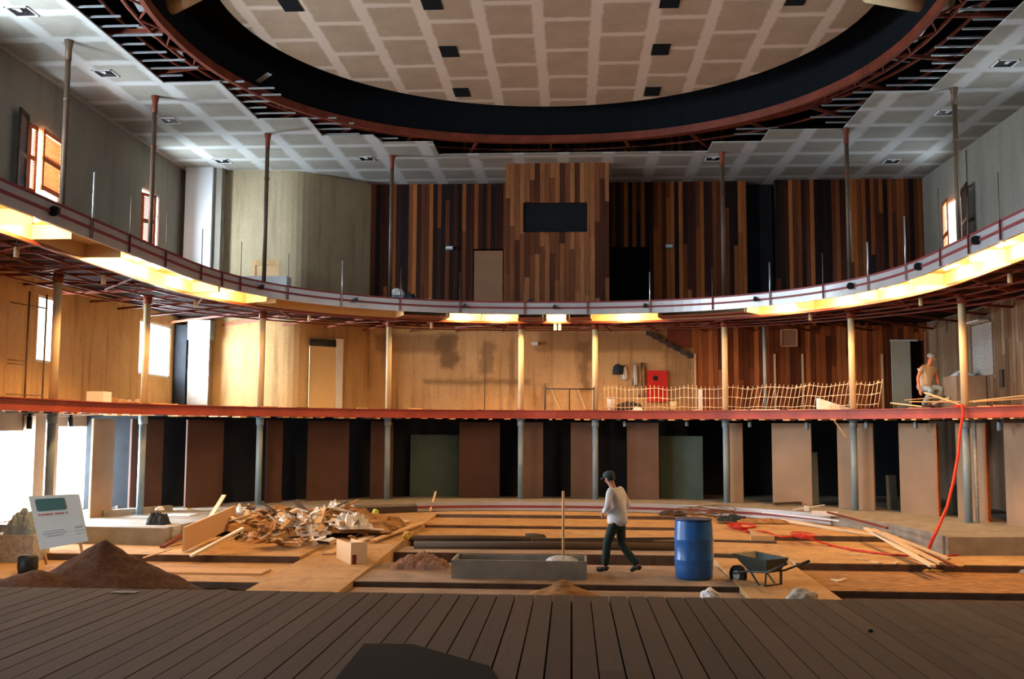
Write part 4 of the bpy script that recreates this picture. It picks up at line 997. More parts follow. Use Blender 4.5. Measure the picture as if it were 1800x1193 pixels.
# ------------------------------------------------------------------ people
def skin_mesh(name, nodes, edges, radii, mat, parent, sub=2, root=0):
    me = bpy.data.meshes.new(name); me.from_pydata([tuple(p) for p in nodes], edges, []); o = bpy.data.objects.new(name, me); COL.objects.link(o)
    o.parent = parent
    md = o.modifiers.new('skin', 'SKIN'); md.use_smooth_shade = True
    for i, v in enumerate(me.skin_vertices[0].data):
        r = radii[i]; v.radius = r if isinstance(r, tuple) else (r, r); v.use_root = (i == root)
    s = o.modifiers.new('sub', 'SUBSURF'); s.levels = sub; s.render_levels = sub
    me.materials.append(mat)
    return o
def bake(o):
    dg = bpy.context.evaluated_depsgraph_get(); me = bpy.data.meshes.new_from_object(o.evaluated_get(dg)); o.modifiers.clear(); o.data = me
    for p in me.polygons: p.use_smooth = True
def person(loc, rz, J, label, mats, long_sleeve=True, brim=True):
    """x forward, y left, z up"""
    e = empty('person', loc, rz, label, 'person')
    V = lambda k: Vector(J[k])
    names = ['pelvis', 'belly', 'chest', 'neck', 'head0']
    nodes = []; idx = {}; edges = []; rad = []
    def add(k, p, r, par=None):
        idx[k] = len(nodes); nodes.append(Vector(p)); rad.append(r)
        if par: edges.append((idx[par], idx[k]))
    add('pelvis', V('pelvis'), .11); add('belly', V('pelvis').lerp(V('chest'), .5), .10, 'pelvis'); add('chest', V('chest'), .12, 'belly')
    add('neck', V('neck'), .055, 'chest'); add('headb', V('neck').lerp(V('head'), .45), .065, 'neck'); add('head', V('head'), .085, 'headb'); add('crown', V('head')+(V('head')-V('neck')).normalized()*.09, .07, 'head')
    for s in ('l', 'r'):
        add('sh'+s, V('sh'+s), .055, 'chest'); add('ua'+s, V('sh'+s).lerp(V('el'+s), .5), .046, 'sh'+s); add('el'+s, V('el'+s), .038, 'ua'+s); add('fa'+s, V('el'+s).lerp(V('wr'+s), .4), .038, 'el'+s); add('wr'+s, V('wr'+s), .026, 'fa'+s)
        hd = (V('wr'+s)-V('el'+s)).normalized(); side = hd.cross(Vector((0, 1, 0))).normalized(); thumb = (side*.8+hd*.6).normalized()
        palm = V('wr'+s)+hd*.06; add('pa'+s, palm, .03, 'wr'+s)
        bend = Vector((0, -1 if s == 'l' else 1, 0))
        for q, (o_, L) in enumerate(((-.028, .075), (-.009, .085), (.010, .08), (.028, .062))):
            b = palm+hd*.03+side*o_; add('f%d%s' % (q, s), b, .0105, 'pa'+s); add('g%d%s' % (q, s), b+hd*L*.55+bend*.008, .009, 'f%d%s' % (q, s)); add('h%d%s' % (q, s), b+hd*L*.9+bend*.03, .008, 'g%d%s' % (q, s))
        add('t0'+s, V('wr'+s)+hd*.03+side*.03, .012, 'pa'+s); add('t1'+s, V('wr'+s)+hd*.06+thumb*.06, .0095, 't0'+s)
        add('hp'+s, V('hp'+s), .09, 'pelvis'); add('th'+s, V('hp'+s).lerp(V('kn'+s), .4), .078, 'hp'+s); add('kn'+s, V('kn'+s), .055, 'th'+s); add('ca'+s, V('kn'+s).lerp(V('an'+s), .35), .055, 'kn'+s); add('an'+s, V('an'+s), .036, 'ca'+s); add('to'+s, V('to'+s), .035, 'an'+s)
    body = skin_mesh('body', nodes, edges, rad, mats['skin'], e); bake(body)
    # shirt
    n2, e2, r2, ix = [], [], [], {}
    def add2(k, p, r, par=None):
        ix[k] = len(n2); n2.append(Vector(p)); r2.append(r)
        if par: e2.append((ix[par], ix[k]))
    add2('a0', V('pelvis')+Vector((0, 0, -.17)), (.21, .19)); add2('a', V('pelvis')+Vector((0, 0, .0)), (.205, .185), 'a0'); add2('b', V('pelvis').lerp(V('chest'), .5), (.185, .15), 'a'); add2('c', V('chest')+Vector((0, 0, .02)), (.20, .15), 'b'); add2('n', V('chest').lerp(V('neck'), .72), .078, 'c')
    for s in ('l', 'r'):
        add2('s'+s, V('sh'+s), .078, 'c'); add2('u'+s, V('sh'+s).lerp(V('el'+s), .5), .068, 's'+s)
        if long_sleeve: add2('e'+s, V('el'+s), .068, 'u'+s); add2('w'+s, V('el'+s).lerp(V('wr'+s), .92), .042, 'e'+s)
    sh = skin_mesh('shirt', n2, e2, r2, mats['shirt'], e); bake(sh)
    n2, e2, r2, ix = [], [], [], {}
    add2('a', V('pelvis')+Vector((0, 0, .05)), (.15, .125)); add2('m', V('pelvis')+Vector((0, 0, -.05)), (.145, .125), 'a')
    for s in ('l', 'r'):
        add2('h'+s, V('hp'+s)+Vector((0, 0, -.06)), .105, 'm'); add2('t'+s, V('hp'+s).lerp(V('kn'+s), .5), .095, 'h'+s); add2('k'+s, V('kn'+s), .078, 't'+s); add2('c'+s, V('kn'+s).lerp(V('an'+s), .5), .075, 'k'+s); add2('x'+s, V('an'+s)+Vector((0, 0, .01)), .066, 'c'+s)
    tr = skin_mesh('trousers', n2, e2, r2, mats['trousers'], e); bake(tr)
    for s in ('l', 'r'):
        d = (V('to'+s)-V('an'+s)); d.z = 0; d.normalize(); a = V('an'+s)
        o = skin_mesh('shoe', [a+Vector((0, 0, -.01)), a-d*.05+Vector((0, 0, -.035)), a+d*.08+Vector((0, 0, -.045)), V('to'+s)+d*.04+Vector((0, 0, -.005))], [(0, 1), (0, 2), (2, 3)], [.05, .045, .05, .042], mats['shoe'], e); bake(o)
    hd = V('head'); f = Vector(J.get('face', (1, 0, 0))).normalized(); sd = Vector((0, 0, 1)).cross(f).normalized(); up = f.cross(sd)
    R = Matrix((f, sd, up)).transposed().to_4x4(); R.translation = hd
    m = MB()
    m.tube([R @ Vector((.075, 0, .03)), R @ Vector((.108, 0, -.015)), R @ Vector((.082, 0, -.022))], .012, 6, rs=[.007, .014, .010]); m.build('nose', mats['skin'], e)
    m = MB()
    for q in (-1, 1): m.lathe([(.004, -.008), (.010, 0), (.004, .008)], 8, c=R @ Vector((.080, q*.030, .022)))
    m.build('eyes', M_blk, e)
    m = MB(); m.tube([R @ Vector((.078, -.022, -.05)), R @ Vector((.088, 0, -.052)), R @ Vector((.078, .022, -.05))], .006, 6); m.build('mouth', M_signred, e)
    m = MB()
    for q in (-1, 1): m.tube([R @ Vector((0, q*.082, .03)), R @ Vector((-.006, q*.094, .0)), R @ Vector((0, q*.082, -.03))], .012, 6)
    m.build('ears', mats['skin'], e)
    m = MB(); n = 16; rings = []
    for r_, z_ in ((.098, .035), (.106, .06), (.102, .10), (.075, .135), (.03, .15)):
        rings.append([m.bm.verts.new(R @ Vector((r_*1.06*math.cos(2*PI*k/n)-.005, r_*math.sin(2*PI*k/n), z_))) for k in range(n)])
    for a_, b_ in zip(rings, rings[1:]):
        for k in range(n): m.bm.faces.new((a_[k], a_[(k+1) % n], b_[(k+1) % n], b_[k]))
    m.bm.faces.new(rings[0]); m.bm.faces.new(rings[-1])
    cap_ = m.build('cap', mats['cap'], e, smooth=True)
    m = MB()
    pts = [R @ Vector((.07+.12*math.cos(t)*.9, .085*math.sin(t), .045-.012*math.cos(t))) for t in frange(-PI/2, PI/2, 9)]
    lo = [m.bm.verts.new(p) for p in pts]; hi = [m.bm.verts.new(p+up*.01) for p in pts]
    m.bm.faces.new(lo); m.bm.faces.new(hi)
    for k in range(9): m.bm.faces.new((lo[k], lo[(k+1) % 9], hi[(k+1) % 9], hi[k]))
    m.build('brim', mats['cap'], cap_)
    m = MB(); rings = []
    for r_, z_ in ((.092, -.035), (.098, .0), (.098, .05)):
        rings.append([m.bm.verts.new(R @ Vector((-.012+r_*math.cos(t), r_*.98*math.sin(t), z_))) for t in frange(PI*.52, PI*1.48, 12)])
    for a_, b_ in zip(rings, rings[1:]):
        for k in range(11): m.bm.faces.new((a_[k], a_[k+1], b_[k+1], b_[k]))
    m.build('hair', M_blk, e, smooth=True)
    return e
P1 = AZ(1086, 1006, .10)
J1 = dict(pelvis=(0, 0, .93), chest=(.045, 0, 1.27), neck=(.10, 0, 1.455), head=(.16, 0, 1.585), face=(1, 0, -.28),
          shl=(.05, .17, 1.39), shr=(.04, -.17, 1.39), ell=(.02, .27, 1.14), wrl=(.20, .14, 1.01), elr=(-.05, -.28, 1.12), wrr=(.16, -.16, 1.0),
          hpl=(0, .09, .88), hpr=(0, -.09, .88), knl=(.16, .09, .49), knr=(-.02, -.09, .47), anl=(.20, .08, .09), anr=(-.34, -.10, .13), tol=(.34, .09, .045), tor=(-.22, -.12, .04))
J1 = {k: (tuple(c*1.03 for c in v) if k != 'face' else v) for k, v in J1.items()}
person((P1.x, P1.y, .10), math.radians(180-34), J1, 'person in a dark cap, white shirt and dark trousers walking left across the pit',
       dict(skin=M_skin, shirt=M_shirt, trousers=M_trouser, shoe=M_blk, cap=M_cap))
P2 = AY(1628, 690, 25.9)
J2 = dict(pelvis=(-.06, 0, .60), chest=(.06, 0, .93), neck=(.13, 0, 1.11), head=(.19, 0, 1.24), face=(1, -.1, -.3),
          shl=(.07, .19, 1.05), shr=(.07, -.19, 1.05), ell=(.10, .27, .77), wrl=(.18, .25, .52), elr=(.02, -.29, .77), wrr=(.06, -.28, .50),
          hpl=(-.04, .10, .56), hpr=(-.04, -.10, .56), knl=(.36, .15, .50), knr=(.32, -.15, .46), anl=(.12, .14, .085), anr=(.02, -.14, .085), tol=(.27, .15, .04), tor=(.16, -.16, .04))
J2 = {k: (tuple(c*1.03 for c in v) if k != 'face' else v) for k, v in J2.items()}
person((P2.x, P2.y, ZL1), math.radians(-62), J2, 'person in a grey cap, taupe t-shirt and faded jeans crouching behind the plank pile',
       dict(skin=M_skin2, shirt=M_tshirt, trousers=M_jeans, shoe=M_blk, cap=M_capgrey), long_sleeve=False)

# ------------------------------------------------------------------ pit things
def at(px, py, z): p = AZ(px, py, z); return (p.x, p.y, z)
# blue drum
c = at(1220, 1016, .10); dr = empty('plastic_drum', c, 0, 'tall blue plastic drum standing in the pit right of the walking man', 'drum')
R_ = .325; H = 1.0
m = MB(); m.lathe([(R_*.9, 0), (R_*.97, .03), (R_*.98, .14), (R_, .2), (R_, .30), (R_*1.02, .315), (R_*1.02, .335), (R_, .35), (R_, .64), (R_*1.02, .655), (R_*1.02, .675), (R_, .69), (R_*.97, .93), (R_*.93, .97), (R_*.93, H)], 36); m.build('body', M_blue, dr)
m = MB(); m.lathe([(R_*.96, H-.02), (R_*.98, H-.005), (R_*.98, H+.01), (R_*.80, H+.012)], 36); m.build('rim', M_bluedk, dr)
# wheelbarrow
c = at(1340, 1035, .03); wb = empty('wheelbarrow', c, math.radians(-52), 'dark steel wheelbarrow parked on the right aisle of the pit', 'wheelbarrow')
m = MB()
top = [(-.42, -.30, .60), (.36, -.30, .56), (.36, .30, .56), (-.42, .30, .60)]; bot = [(-.18, -.17, .32), (.26, -.17, .32), (.26, .17, .32), (-.18, .17, .32)]
tv = [m.bm.verts.new(v) for v in top]; bv = [m.bm.verts.new(v) for v in bot]
tv2 = [m.bm.verts.new((v[0]*.94, v[1]*.92, v[2]-.005)) for v in top]; bv2 = [m.bm.verts.new((v[0]*.9, v[1]*.88, v[2]+.02)) for v in bot]
for i in range(4):
    j = (i+1) % 4; m.bm.faces.new((tv[i], tv[j], bv[j], bv[i])); m.bm.faces.new((tv2[i], tv2[j], bv2[j], bv2[i])); m.bm.faces.new((tv[i], tv[j], tv2[j], tv2[i]))
m.bm.faces.new(bv); m.bm.faces.new(bv2); m.build('tray', M_barrow, wb)
for s in (-1, 1):
    m = MB(); m.tube([(-.62, s*.05, .2), (-.2, s*.17, .30), (.3, s*.22, .34), (.72, s*.28, .52)], .018, 8); hd_ = m.build('handle', M_barrow, wb)
    m = MB(); m.tube([(.66, s*.272, .495), (.80, s*.29, .555)], .024, 8); m.build('grip', M_rubber, hd_)
    m = MB(); m.bar((.26, s*.19, .33), (.24, s*.21, 0), .045, .03); m.build('leg', M_barrow, wb)
    m = MB(); m.bar((-.12, s*.19, .33), (.16, s*.21, .04), .03, .025); m.build('brace', M_barrow, wb)
m = MB(); m.bar((.24, -.21, .10), (.24, .21, .10), .03, .03); m.build('crossbar', M_barrow, wb)
m = MB(); m.tube([(-.56, -.045, .18), (-.56, .045, .18)], .175, 20); wh = m.build('wheel', M_rubber, wb); wb.scale = (.93, .93, .93)
m = MB(); m.tube([(-.56, -.055, .18), (-.56, .055, .18)], .08, 14); m.build('hub', M_steel, wh)
# mixing trough
A = AZ(793, 1016, .10); B = AZ(1031, 1013, .10); L = B.x-A.x; H_ = .31; D_ = .85
e = empty('mixing_trough', (A.x, A.y, .10), -.01, 'long wooden mixing trough holding white cement, left of the walking man', 'trough')
m = MB(); m.box(0, L, 0, .04, 0, H_); m.build('front_board', M_concrete, e)
m = MB(); m.box(0, L, D_-.04, D_, 0, H_); m.build('back_board', M_concrete, e)
m = MB(); m.box(0, .04, .04, D_-.04, 0, H_); m.build('end_board', M_concrete, e)
m = MB(); m.box(L-.04, L, .04, D_-.04, 0, H_); m.build('end_board', M_concrete, e)
m = MB(); m.box(.04, L-.04, .04, D_-.04, .0, .05); m.build('bottom', M_oldwood, e)
crumple('cement_heap', M_cement, .72, .66, .42, 8.8, (B.x-.42, A.y+.42, .155), 'white cement mound at the right end of the wooden trough', 'cement', rough=.12)
m = MB(); q = AY(990, 968, A.y+.45); m.tube([(q.x, q.y, .30), (q.x, q.y, 1.55)], .022, 8); tag(m.build('wooden_pole', M_lumber), 'upright wooden pole stuck in the cement mound', 'pole')
# mounds and stones near the stage edge
def mound(name, mat, loc, rx, ry, h, seed, lab, cat, n=28, pw=1.0, bump2=None):
    m = MB(); C = m.bm.verts.new((0, 0, h)); prev = None
    for i in range(1, n+1):
        r = i/n; ring = []
        for k in range(40):
            t = 2*PI*k/40; nz = noise.noise(Vector((math.cos(t)*r*3+seed, math.sin(t)*r*3, seed)))
            nz2 = noise.noise(Vector((math.cos(t)*r*14+seed, math.sin(t)*r*14, seed)))
            z = h*max(0, (1-r))**pw*(1+.18*nz*(1-r)) + .05*nz2*h*min(1, (1-r)*6)*(1 if r > .08 else 0)
            if bump2:
                bx_, by_, br_, bh_ = bump2; dd = math.hypot(rx*r*math.cos(t)-bx_, ry*r*math.sin(t)-by_)/br_; z = max(z, bh_*max(0, 1-dd)**.9*(1+.15*nz)+.04*nz2*bh_)
            ring.append(m.bm.verts.new((rx*r*math.cos(t)*(1+.10*nz), ry*r*math.sin(t)*(1+.10*nz), max(-.02, z))))
        for k in range(40):
            if prev is None: m.bm.faces.new((C, ring[k], ring[(k+1) % 40]))
            else: m.bm.faces.new((prev[k], ring[k], ring[(k+1) % 40], prev[(k+1) % 40]))
        prev = ring
    m.bm.faces.new(prev)
    return tag(m.build(name, mat, loc=loc, smooth=True), lab, cat, kind='stuff')
pk = AY(185, 948, 14.0); pk2 = AY(60, 992, 13.4); mound('sand_heap', M_soil, (pk.x, 14.0, -.02), 3.1, 2.4, pk.z+.02, 2.2, 'large dark brown heap of sand in front of the white sign', 'sand', n=40, pw=2.0, bump2=(pk2.x-pk.x, -.6, 1.7, pk2.z))
pk = AY(990, 1022, 15.4); mound('sand_heap', M_osb, (pk.x, 15.4, -.0), .75, .6, pk.z, 6.4, 'small tan mound of sand at the stage edge below the trough', 'sand', pw=.8)
def rock(name, mat, loc, r, lab, seed, sc=(1, 1, 1)):
    m = MB(); bmesh.ops.create_icosphere(m.bm, subdivisions=3, radius=1)
    for v in m.bm.verts:
        k = 1+.30*noise.noise(v.co*1.7+Vector((seed, 0, 0)))+.10*noise.noise(v.co*5+Vector((seed, 0, 0))); v.co = Vector((v.co.x*r*sc[0], v.co.y*r*sc[1], v.co.z*r*sc[2]))*k
    zmin = min(v.co.z for v in m.bm.verts)
    for v in m.bm.verts: v.co.z -= zmin
    return m.build(name, mat, loc=loc, smooth=False)
c = AY(1248, 1037, 15.2); tag(rock('plastic_bag', M_white, (c.x, 15.2, .02), .15, '', 1.0, (1, .9, .85)), 'crumpled white plastic bag at the stage edge below the blue drum', 'bag')
c = AY(1409, 1042, 15.0); tag(rock('white_stone', M_conc_lt, (c.x, 15.0, -.02), .20, '', 4.0, (1.1, .8, .8)), 'pale white stone lump at the stage edge below the wheelbarrow', 'stone')
# brown crumpled sheet, crate, planks on the left aisle
c = at(735, 1001, .10); crumple('crumpled_sheet', M_cloth, 1.0, .7, .34, 3.3, (c[0], c[1]+.3, .10), 'crumpled brown paper sheet left of the trough', 'sheet', nseg=22, rough=.9)
e = empty('timber_box', AZ(630, 996, .10), math.radians(30), 'square timber box end standing on the left aisle', 'box'); e.location.z = .10
m = MB(); m.box(-.15, .16, 0, .05, 0, .44); m.build('front', M_lumber_lt, e)
m = MB(); m.box(.13, .16, .05, .9, .0, .42); m.box(-.15, -.12, .05, .9, 0, .42); m.box(-.15, .16, .05, .9, .0, .03); m.build('sides', M_lumber, e)
m = MB(); m.box(-.12, -.04, -.004, 0, .05, .22); m.build('red_stain', M_red, e)
BOARDS = [((575, 975), (690, 925), .22, .03, M_lumber, 'wide plank lying diagonally left of the timber box'),
          ((600, 968), (715, 918), .18, .03, M_lumber_lt, 'pale plank crossing the left aisle beside the timber box'),
          ((655, 955), (745, 922), .16, .03, M_lumber, 'orange plank on the left aisle nearest the trough'),
          ((640, 945), (762, 922), .14, .03, M_lumber, 'thin plank at the back of the aisle planks'),
          ((490, 960), (540, 957), .05, .02, M_lumber, 'short lath on the floor before the rubbish heap')]
for i, (a, b, w, h, mt, lab) in enumerate(BOARDS):
    A, B = AG(*a), AG(*b); A.z += .025+.02*i; B.z += .025+.02*i; m = MB(); m.bar(A, B, w, h); tag(m.build('plank', mt), lab, 'plank')
# big boards leaning at the left of the heap
A, B = AZ(322, 968, .25), AZ(412, 925, .36)
m = MB(); d = B-A; q = A.copy(); m.bar(A+Vector((0, 0, .22)), B+Vector((0, 0, .24)), .05, .46); tag(m.build('wide_board', M_lumber), 'wide brown board standing on edge left of the rubbish heap', 'board')
for a, za, b, zb, w, h, mt, lab in (((285, 961), .26, (400, 897), .66, .10, .05, M_red, 'thin red brown timber propped behind the wide board'),
        ((335, 977), .23, (428, 928), .40, .16, .04, M_lumber_lt, 'pale plank lying in front of the wide board'),
        ((370, 908), .62, (394, 870), 1.15, .10, .03, M_lumber_lt, 'short pale board sticking up behind the wide board'),
        ((756, 898), .37, (766, 864), .95, .05, .03, M_lumber, 'short orange stick standing up behind the aisle'),
        ((327, 893), .62, (370, 902), .66, .04, .03, M_lumber, 'thin stick poking out left of the rubbish heap'),
        ((252, 980), .225, (300, 965), .235, .05, .02, M_lumber, 'thin lath flat on the floor at left')):
    A = AZ(*a, za); B = AY(*b, A.y+(3.2 if 'propped' in lab else .6)); m = MB(); m.bar(A, B, w, h); tag(m.build('board', mt), lab, 'board')
m = MB(); A = at(370, 1007, .09)
m.prism([(-1.5, -.28), (1.15, -.28), (1.15, .30), (-1.6, .34)], 0, .03); tag(m.build('plywood_sheet', M_lumber, loc=(A[0]-.2, A[1]+.1, .092)), 'flat plywood sheet on the left block between two steps', 'plywood')
# rubbish heap: base, sheeting and scraps
random.seed(3)
hb = AZ(520, 935, .34)
crumple('rubbish_heap', M_osb, 4.1, 2.4, .55, 5.5, (hb.x, hb.y+1.2, .34), 'broad heap of mixed building rubbish at the left of the pit', 'rubbish', nseg=30, rough=.8, kind='stuff')
for i, (px, py, w, h, mt, lab) in enumerate(((535, 912, 1.0, .50, M_plastic, 'grey white plastic sheeting in the middle of the rubbish heap'), (590, 900, 1.2, .55, M_plastic, 'cream plastic sheeting at the right of the rubbish heap'), (620, 915, .9, .42, M_plastic, 'pale bulging sack at the right end of the rubbish heap'),
        (545, 928, .7, .3, M_whitecloth, 'small pale rag bundle low in the rubbish heap'), (480, 930, .8, .32, M_lumber, 'orange paper wad left in the rubbish heap'), (430, 895, 1.0, .45, M_plastic, 'dim grey sheet at the back left of the rubbish heap'), (440, 950, .6, .25, M_lumber_lt, 'curled pale board scrap before the rubbish heap'))):
    p = AZ(px, py+8, .5); crumple('plastic_sheet', mt, w, w*.8, h*.9, i*2.3+1, (p.x, p.y, .46) if i < 5 else (p.x, p.y, .36) if i < 6 else tuple(AG(px, py)), lab, 'sheeting', nseg=44, rough=1.1, rz=i)
from mathutils.bvhtree import BVHTree
bpy.context.view_layer.update()
_tr = []
for o in COL.objects:
    if o.name.startswith(('rubbish_heap', 'plastic_sheet')):
        _tr.append(BVHTree.FromPolygons([o.matrix_world @ v.co for v in o.data.vertices], [tuple(p.vertices) for p in o.data.polygons]))
def drop(p):
    z = gz(p.x, p.y)
    for t_ in _tr:
        h_ = t_.ray_cast(Vector((p.x, p.y, 3)), Vector((0, 0, -1)))
        if h_[0] is not None: z = max(z, h_[0].z)
    return z
def shoot(px, py):
    d = ray(px, py).normalized(); best = None
    for t_ in _tr:
        h_ = t_.ray_cast(CAM, d)
        if h_[0] is not None and (best is None or h_[3] < best[0]): best = (h_[3], h_[0])
    return Vector(best[1]) if best else AG(px, py)
for i in range(150):
    px = random.gauss(515, 62); py = random.uniform(893, 958); zc = .36+max(0, .55*(1-((px-520)/150)**2)*(1-abs(py-930)/30))
    p = shoot(px, py)+Vector((0, 0, .02)); L = random.choice((.1, .16, .25, .4, .65))
    m = MB(); R3 = Matrix.Rotation(random.uniform(0, PI), 4, 'Z') @ Matrix.Rotation(random.uniform(-.5, .5), 4, 'Y') @ Matrix.Rotation(random.uniform(-.5, .5), 4, 'X')
    m.box(-L/2, L/2, -random.uniform(.03, .1), .04, -.012, .012, mat=R3); o = m.build('wood_scrap', random.choice((M_lumber, M_lumber, M_lumber_lt, M_oldwood, M_browncloth, M_plastic, M_plastic, M_osb)), loc=(p.x, p.y, p.z+.03))
    mn = o.data.materials[0].name; tag(o, '%s scrap at the %s %s of the rubbish heap' % ({'raw_lumber': 'orange wood', 'pale_lumber': 'pale wood', 'old_dark_timber': 'dark timber', 'tan_cloth': 'tan cloth', 'white_plastic_sheet': 'off white plastic'}.get(mn, 'brown board'), 'left' if px < 480 else 'middle' if px < 550 else 'right', 'back' if py < 922 else 'middle' if py < 938 else 'front'), 'scrap', 'scraps in the rubbish heap')
c = at(660, 906, .36); o = rock('tennis_ball', M_ball, c, .085, '', 9.0); tag(o, 'yellow green ball right of the rubbish heap', 'ball')
c = at(680, 952, .3); o = rock('yellow_lump', M_yellow, at(716, 950, .22), .10, '', 2.0); tag(o, 'small yellow lump beside the aisle planks', 'lump')
# dark timbers and pipes across the centre block
for a, b, w, h, lab in (((720, 946), (960, 948), .14, .10, 'long dark pipe lying across the pit behind the trough, left part'), ((935, 950), (1190, 948), .12, .10, 'dark timber lying behind the walking man'), ((728, 958), (1195, 962), .18, .14, 'thick dark log across the pit behind the trough'),
        ((1255, 955), (1365, 958), .16, .16, 'dark timber right of the blue drum'), ((1255, 978), (1310, 980), .2, .12, 'short dark timber behind the wheelbarrow'), ((1195, 942), (1395, 938), .05, .08, 'brown batten behind the blue drum'), ((925, 944), (955, 946), .18, .2, 'dark block on the long pipe')):
    A, B = AZ(*a, .18), AZ(*b, .18); m = MB()
    m.tube([A, A.lerp(B, .5)+Vector((0, .05, .01)), B], w/2, 10) if 'pipe' in lab or 'log' in lab else m.bar(A, B, w, h)
    tag(m.build('dark_timber', M_oldwood), lab, 'timber')
m = MB(); A = at(1320, 955, .2); m.box(0, .5, 0, .1, 0, .14); tag(m.build('wood_block', M_lumber, loc=(A[0], A[1], .23)), 'orange wood block on the timber right of the blue drum', 'block')
crumple('black_sheet', M_darkcloth, 1.6, .5, .12, 2.9, at(800, 972, .0), 'dark sheet lying in the trench behind the trough', 'sheet')
# wire coil and debris behind the drum
ct = at(1245, 912, .34); m = MB()
for k in range(7):
    rr_ = .32+.05*k; m.tube([(rr_*math.cos(t)*(1.2), rr_*.7*math.sin(t), .08+.05*k*.6+.05*math.sin(2*t+k)) for t in frange(0, 2*PI, 22)], .011, 5)
tag(m.build('wire_coil', M_brass, loc=(ct[0], ct[1]+.3, .34)), 'tangled coil of rusty wire behind the blue drum', 'wire coil')
for i, (px, py, w, h, mt, lab) in enumerate(((1182, 904, .7, .14, M_oldwood, 'flat dark scrap left of the wire coil'), (1290, 915, .8, .2, M_darkcloth, 'black plastic scrap right of the wire coil'), (1340, 918, 1.2, .14, M_osb, 'brown rubble right of the wire coil'), (1250, 900, .8, .28, M_bluegrey, 'grey crumpled foil on the wire coil'))):
    crumple('debris_scrap', mt, w, .5, h, i+.7, at(px, py, .36), lab, 'debris', rough=.9)
# long boards at right
RB = [((1372, 913), .42, (1560, 945), .32, .09, .06, M_lumber_lt, 'long pale pole lying from the curb towards the right block'),
      ((1545, 940), .34, (1560, 945), .34, .07, .05, M_lumber_lt, 'x'),
      ((1522, 928), .50, (1640, 995), .26, .10, .04, M_lumber_lt, 'long pale plank resting on the right platform edge'),
      ((1535, 930), .52, (1655, 990), .27, .08, .04, M_lumber, 'orange plank beside the long pale plank at right'),
      ((1552, 936), .50, (1668, 982), .27, .07, .04, M_lumber, 'thin orange lath of the right board bundle'),
      ((1560, 940), .46, (1680, 996), .26, .06, .04, M_red, 'dark red lath of the right board bundle'),
      ((1455, 900), .66, (1560, 928), .60, .05, .04, M_red, 'thin red pipe on the platform edge behind the long pale pole'),
      ((1340, 900), .62, (1475, 915), .62, .04, .03, M_white, 'pale pipe lying on the ring floor by the curb end')]
for k_, (a, za, b, zb, w, h, mt, lab) in enumerate(RB):
    if lab == 'x': continue
    A, B = AZ(*a, za+.02*(k_ % 5)), AZ(*b, zb+.03*(k_ % 5)); m = MB(); m.bar(A, B, w, h); tag(m.build('plank', mt), lab, 'plank')
m = MB(); c = at(1450, 906, .58); m.box(-.3, .3, -.08, .08, 0, .1, mat=Matrix.Rotation(-.3, 4, 'Z')); tag(m.build('white_block', M_white, loc=c), 'white block at the right end of the striped curb', 'block')
m = MB(); c = at(1418, 898, .58); m.box(-.05, .05, -.05, .05, 0, .13); m.bar((-.35, 0, .03), (.45, 0, .16), .03, .02); tag(m.build('white_fitting', M_white, loc=c), 'small white fitting with a stick on the ring floor', 'fitting')
m = MB(); A, B = AZ(1360, 888, .6), AZ(1410, 886, .6); m.bar(A+Vector((0, 0, .04)), B+Vector((0, 0, .04)), .12, .07); tag(m.build('dark_batten', M_oldwood), 'dark batten at the foot of the widest tan pier', 'timber')
for i, (px, py) in enumerate(((1515, 984), (1575, 990), (1540, 989), (1680, 995), (1480, 1020), (1470, 1021), (1500, 975))):
    m = MB(); m.prism([(-.14, -.03), (.12, -.05), (.15, .03), (-.1, .05)], 0, .02); o = m.build('paper_scrap', M_lumber_lt, loc=tuple(AG(px, py)+Vector((0, 0, .002)))); o.rotation_euler = (0, 0, i)
    tag(o, 'small pale paper scrap on the right block, '+('behind the stepped edge, nearest the red cable', 'left of the plank bundle end', 'between two other scraps', 'under the bundle end', 'on the lower step, left', 'on the lower step beside its twin', 'in the middle of the block')[i], 'scrap', 'pale scraps on the right block')
# red hose hanging from the balcony and red cable on the floor
top_ = colr(find_col(1689, 3.15, -.45), -.42)
hp = [Vector((top_.x, top_.y+.5, 3.17)), Vector((top_.x, top_.y+.05, 3.19)), Vector((top_.x, top_.y, 3.0))]
for px, py in ((1687, 760), (1684, 800), (1676, 845), (1665, 890), (1650, 925), (1636, 955)):
    t = (py-740)/240; hp.append(AY(px, py, top_.y*(1-t)+19.6*t))
hp += [AZ(1630, 972, .26), AZ(1610, 978, .25)]
m = MB(); m.tube(hp, .032, 8); tag(m.build('red_hose', M_hose), 'red hose hanging from the lower balcony down to the pit floor', 'hose')
random.seed(13)
def cable(pts, z, r, lab, wig=.06, dup=1):
    m = MB()
    for d_ in range(dup):
        P = [AG(px, py)+Vector((0, 0, .006)) for px, py in pts]; P = spline([tuple(p) for p in P], 10)
        Q = [p+Vector((wig*noise.noise(Vector((i*.35+d_*9, 0, 0))), wig*2*noise.noise(Vector((i*.35, 5+d_*3, 0))), r+.004*d_)) for i, p in enumerate(P)]
        m.tube(Q, r, 6)
    return tag(m.build('red_cable', M_hose), lab, 'cable')
cable([(1285, 925), (1310, 935), (1340, 935), (1375, 945), (1410, 942), (1425, 948), (1460, 960), (1500, 968), (1560, 976), (1610, 978)], .23, .014, 'tangled red cable snaking across the right block from the drum side', .12, 3)
cable([(1610, 978), (1660, 980), (1700, 972), (1740, 966), (1800, 965), (1850, 966)], .23, .014, 'red cable running right along the foot of the platform', .05, 1)
m = MB(); c = AG(1303, 930)
for k in range(5): m.tube([(c.x+(.22+.03*k)*math.cos(t), c.y+(.35+.05*k)*math.sin(t), c.z+.02+.02*k) for t in frange(0, 2*PI, 20)], .012, 5)
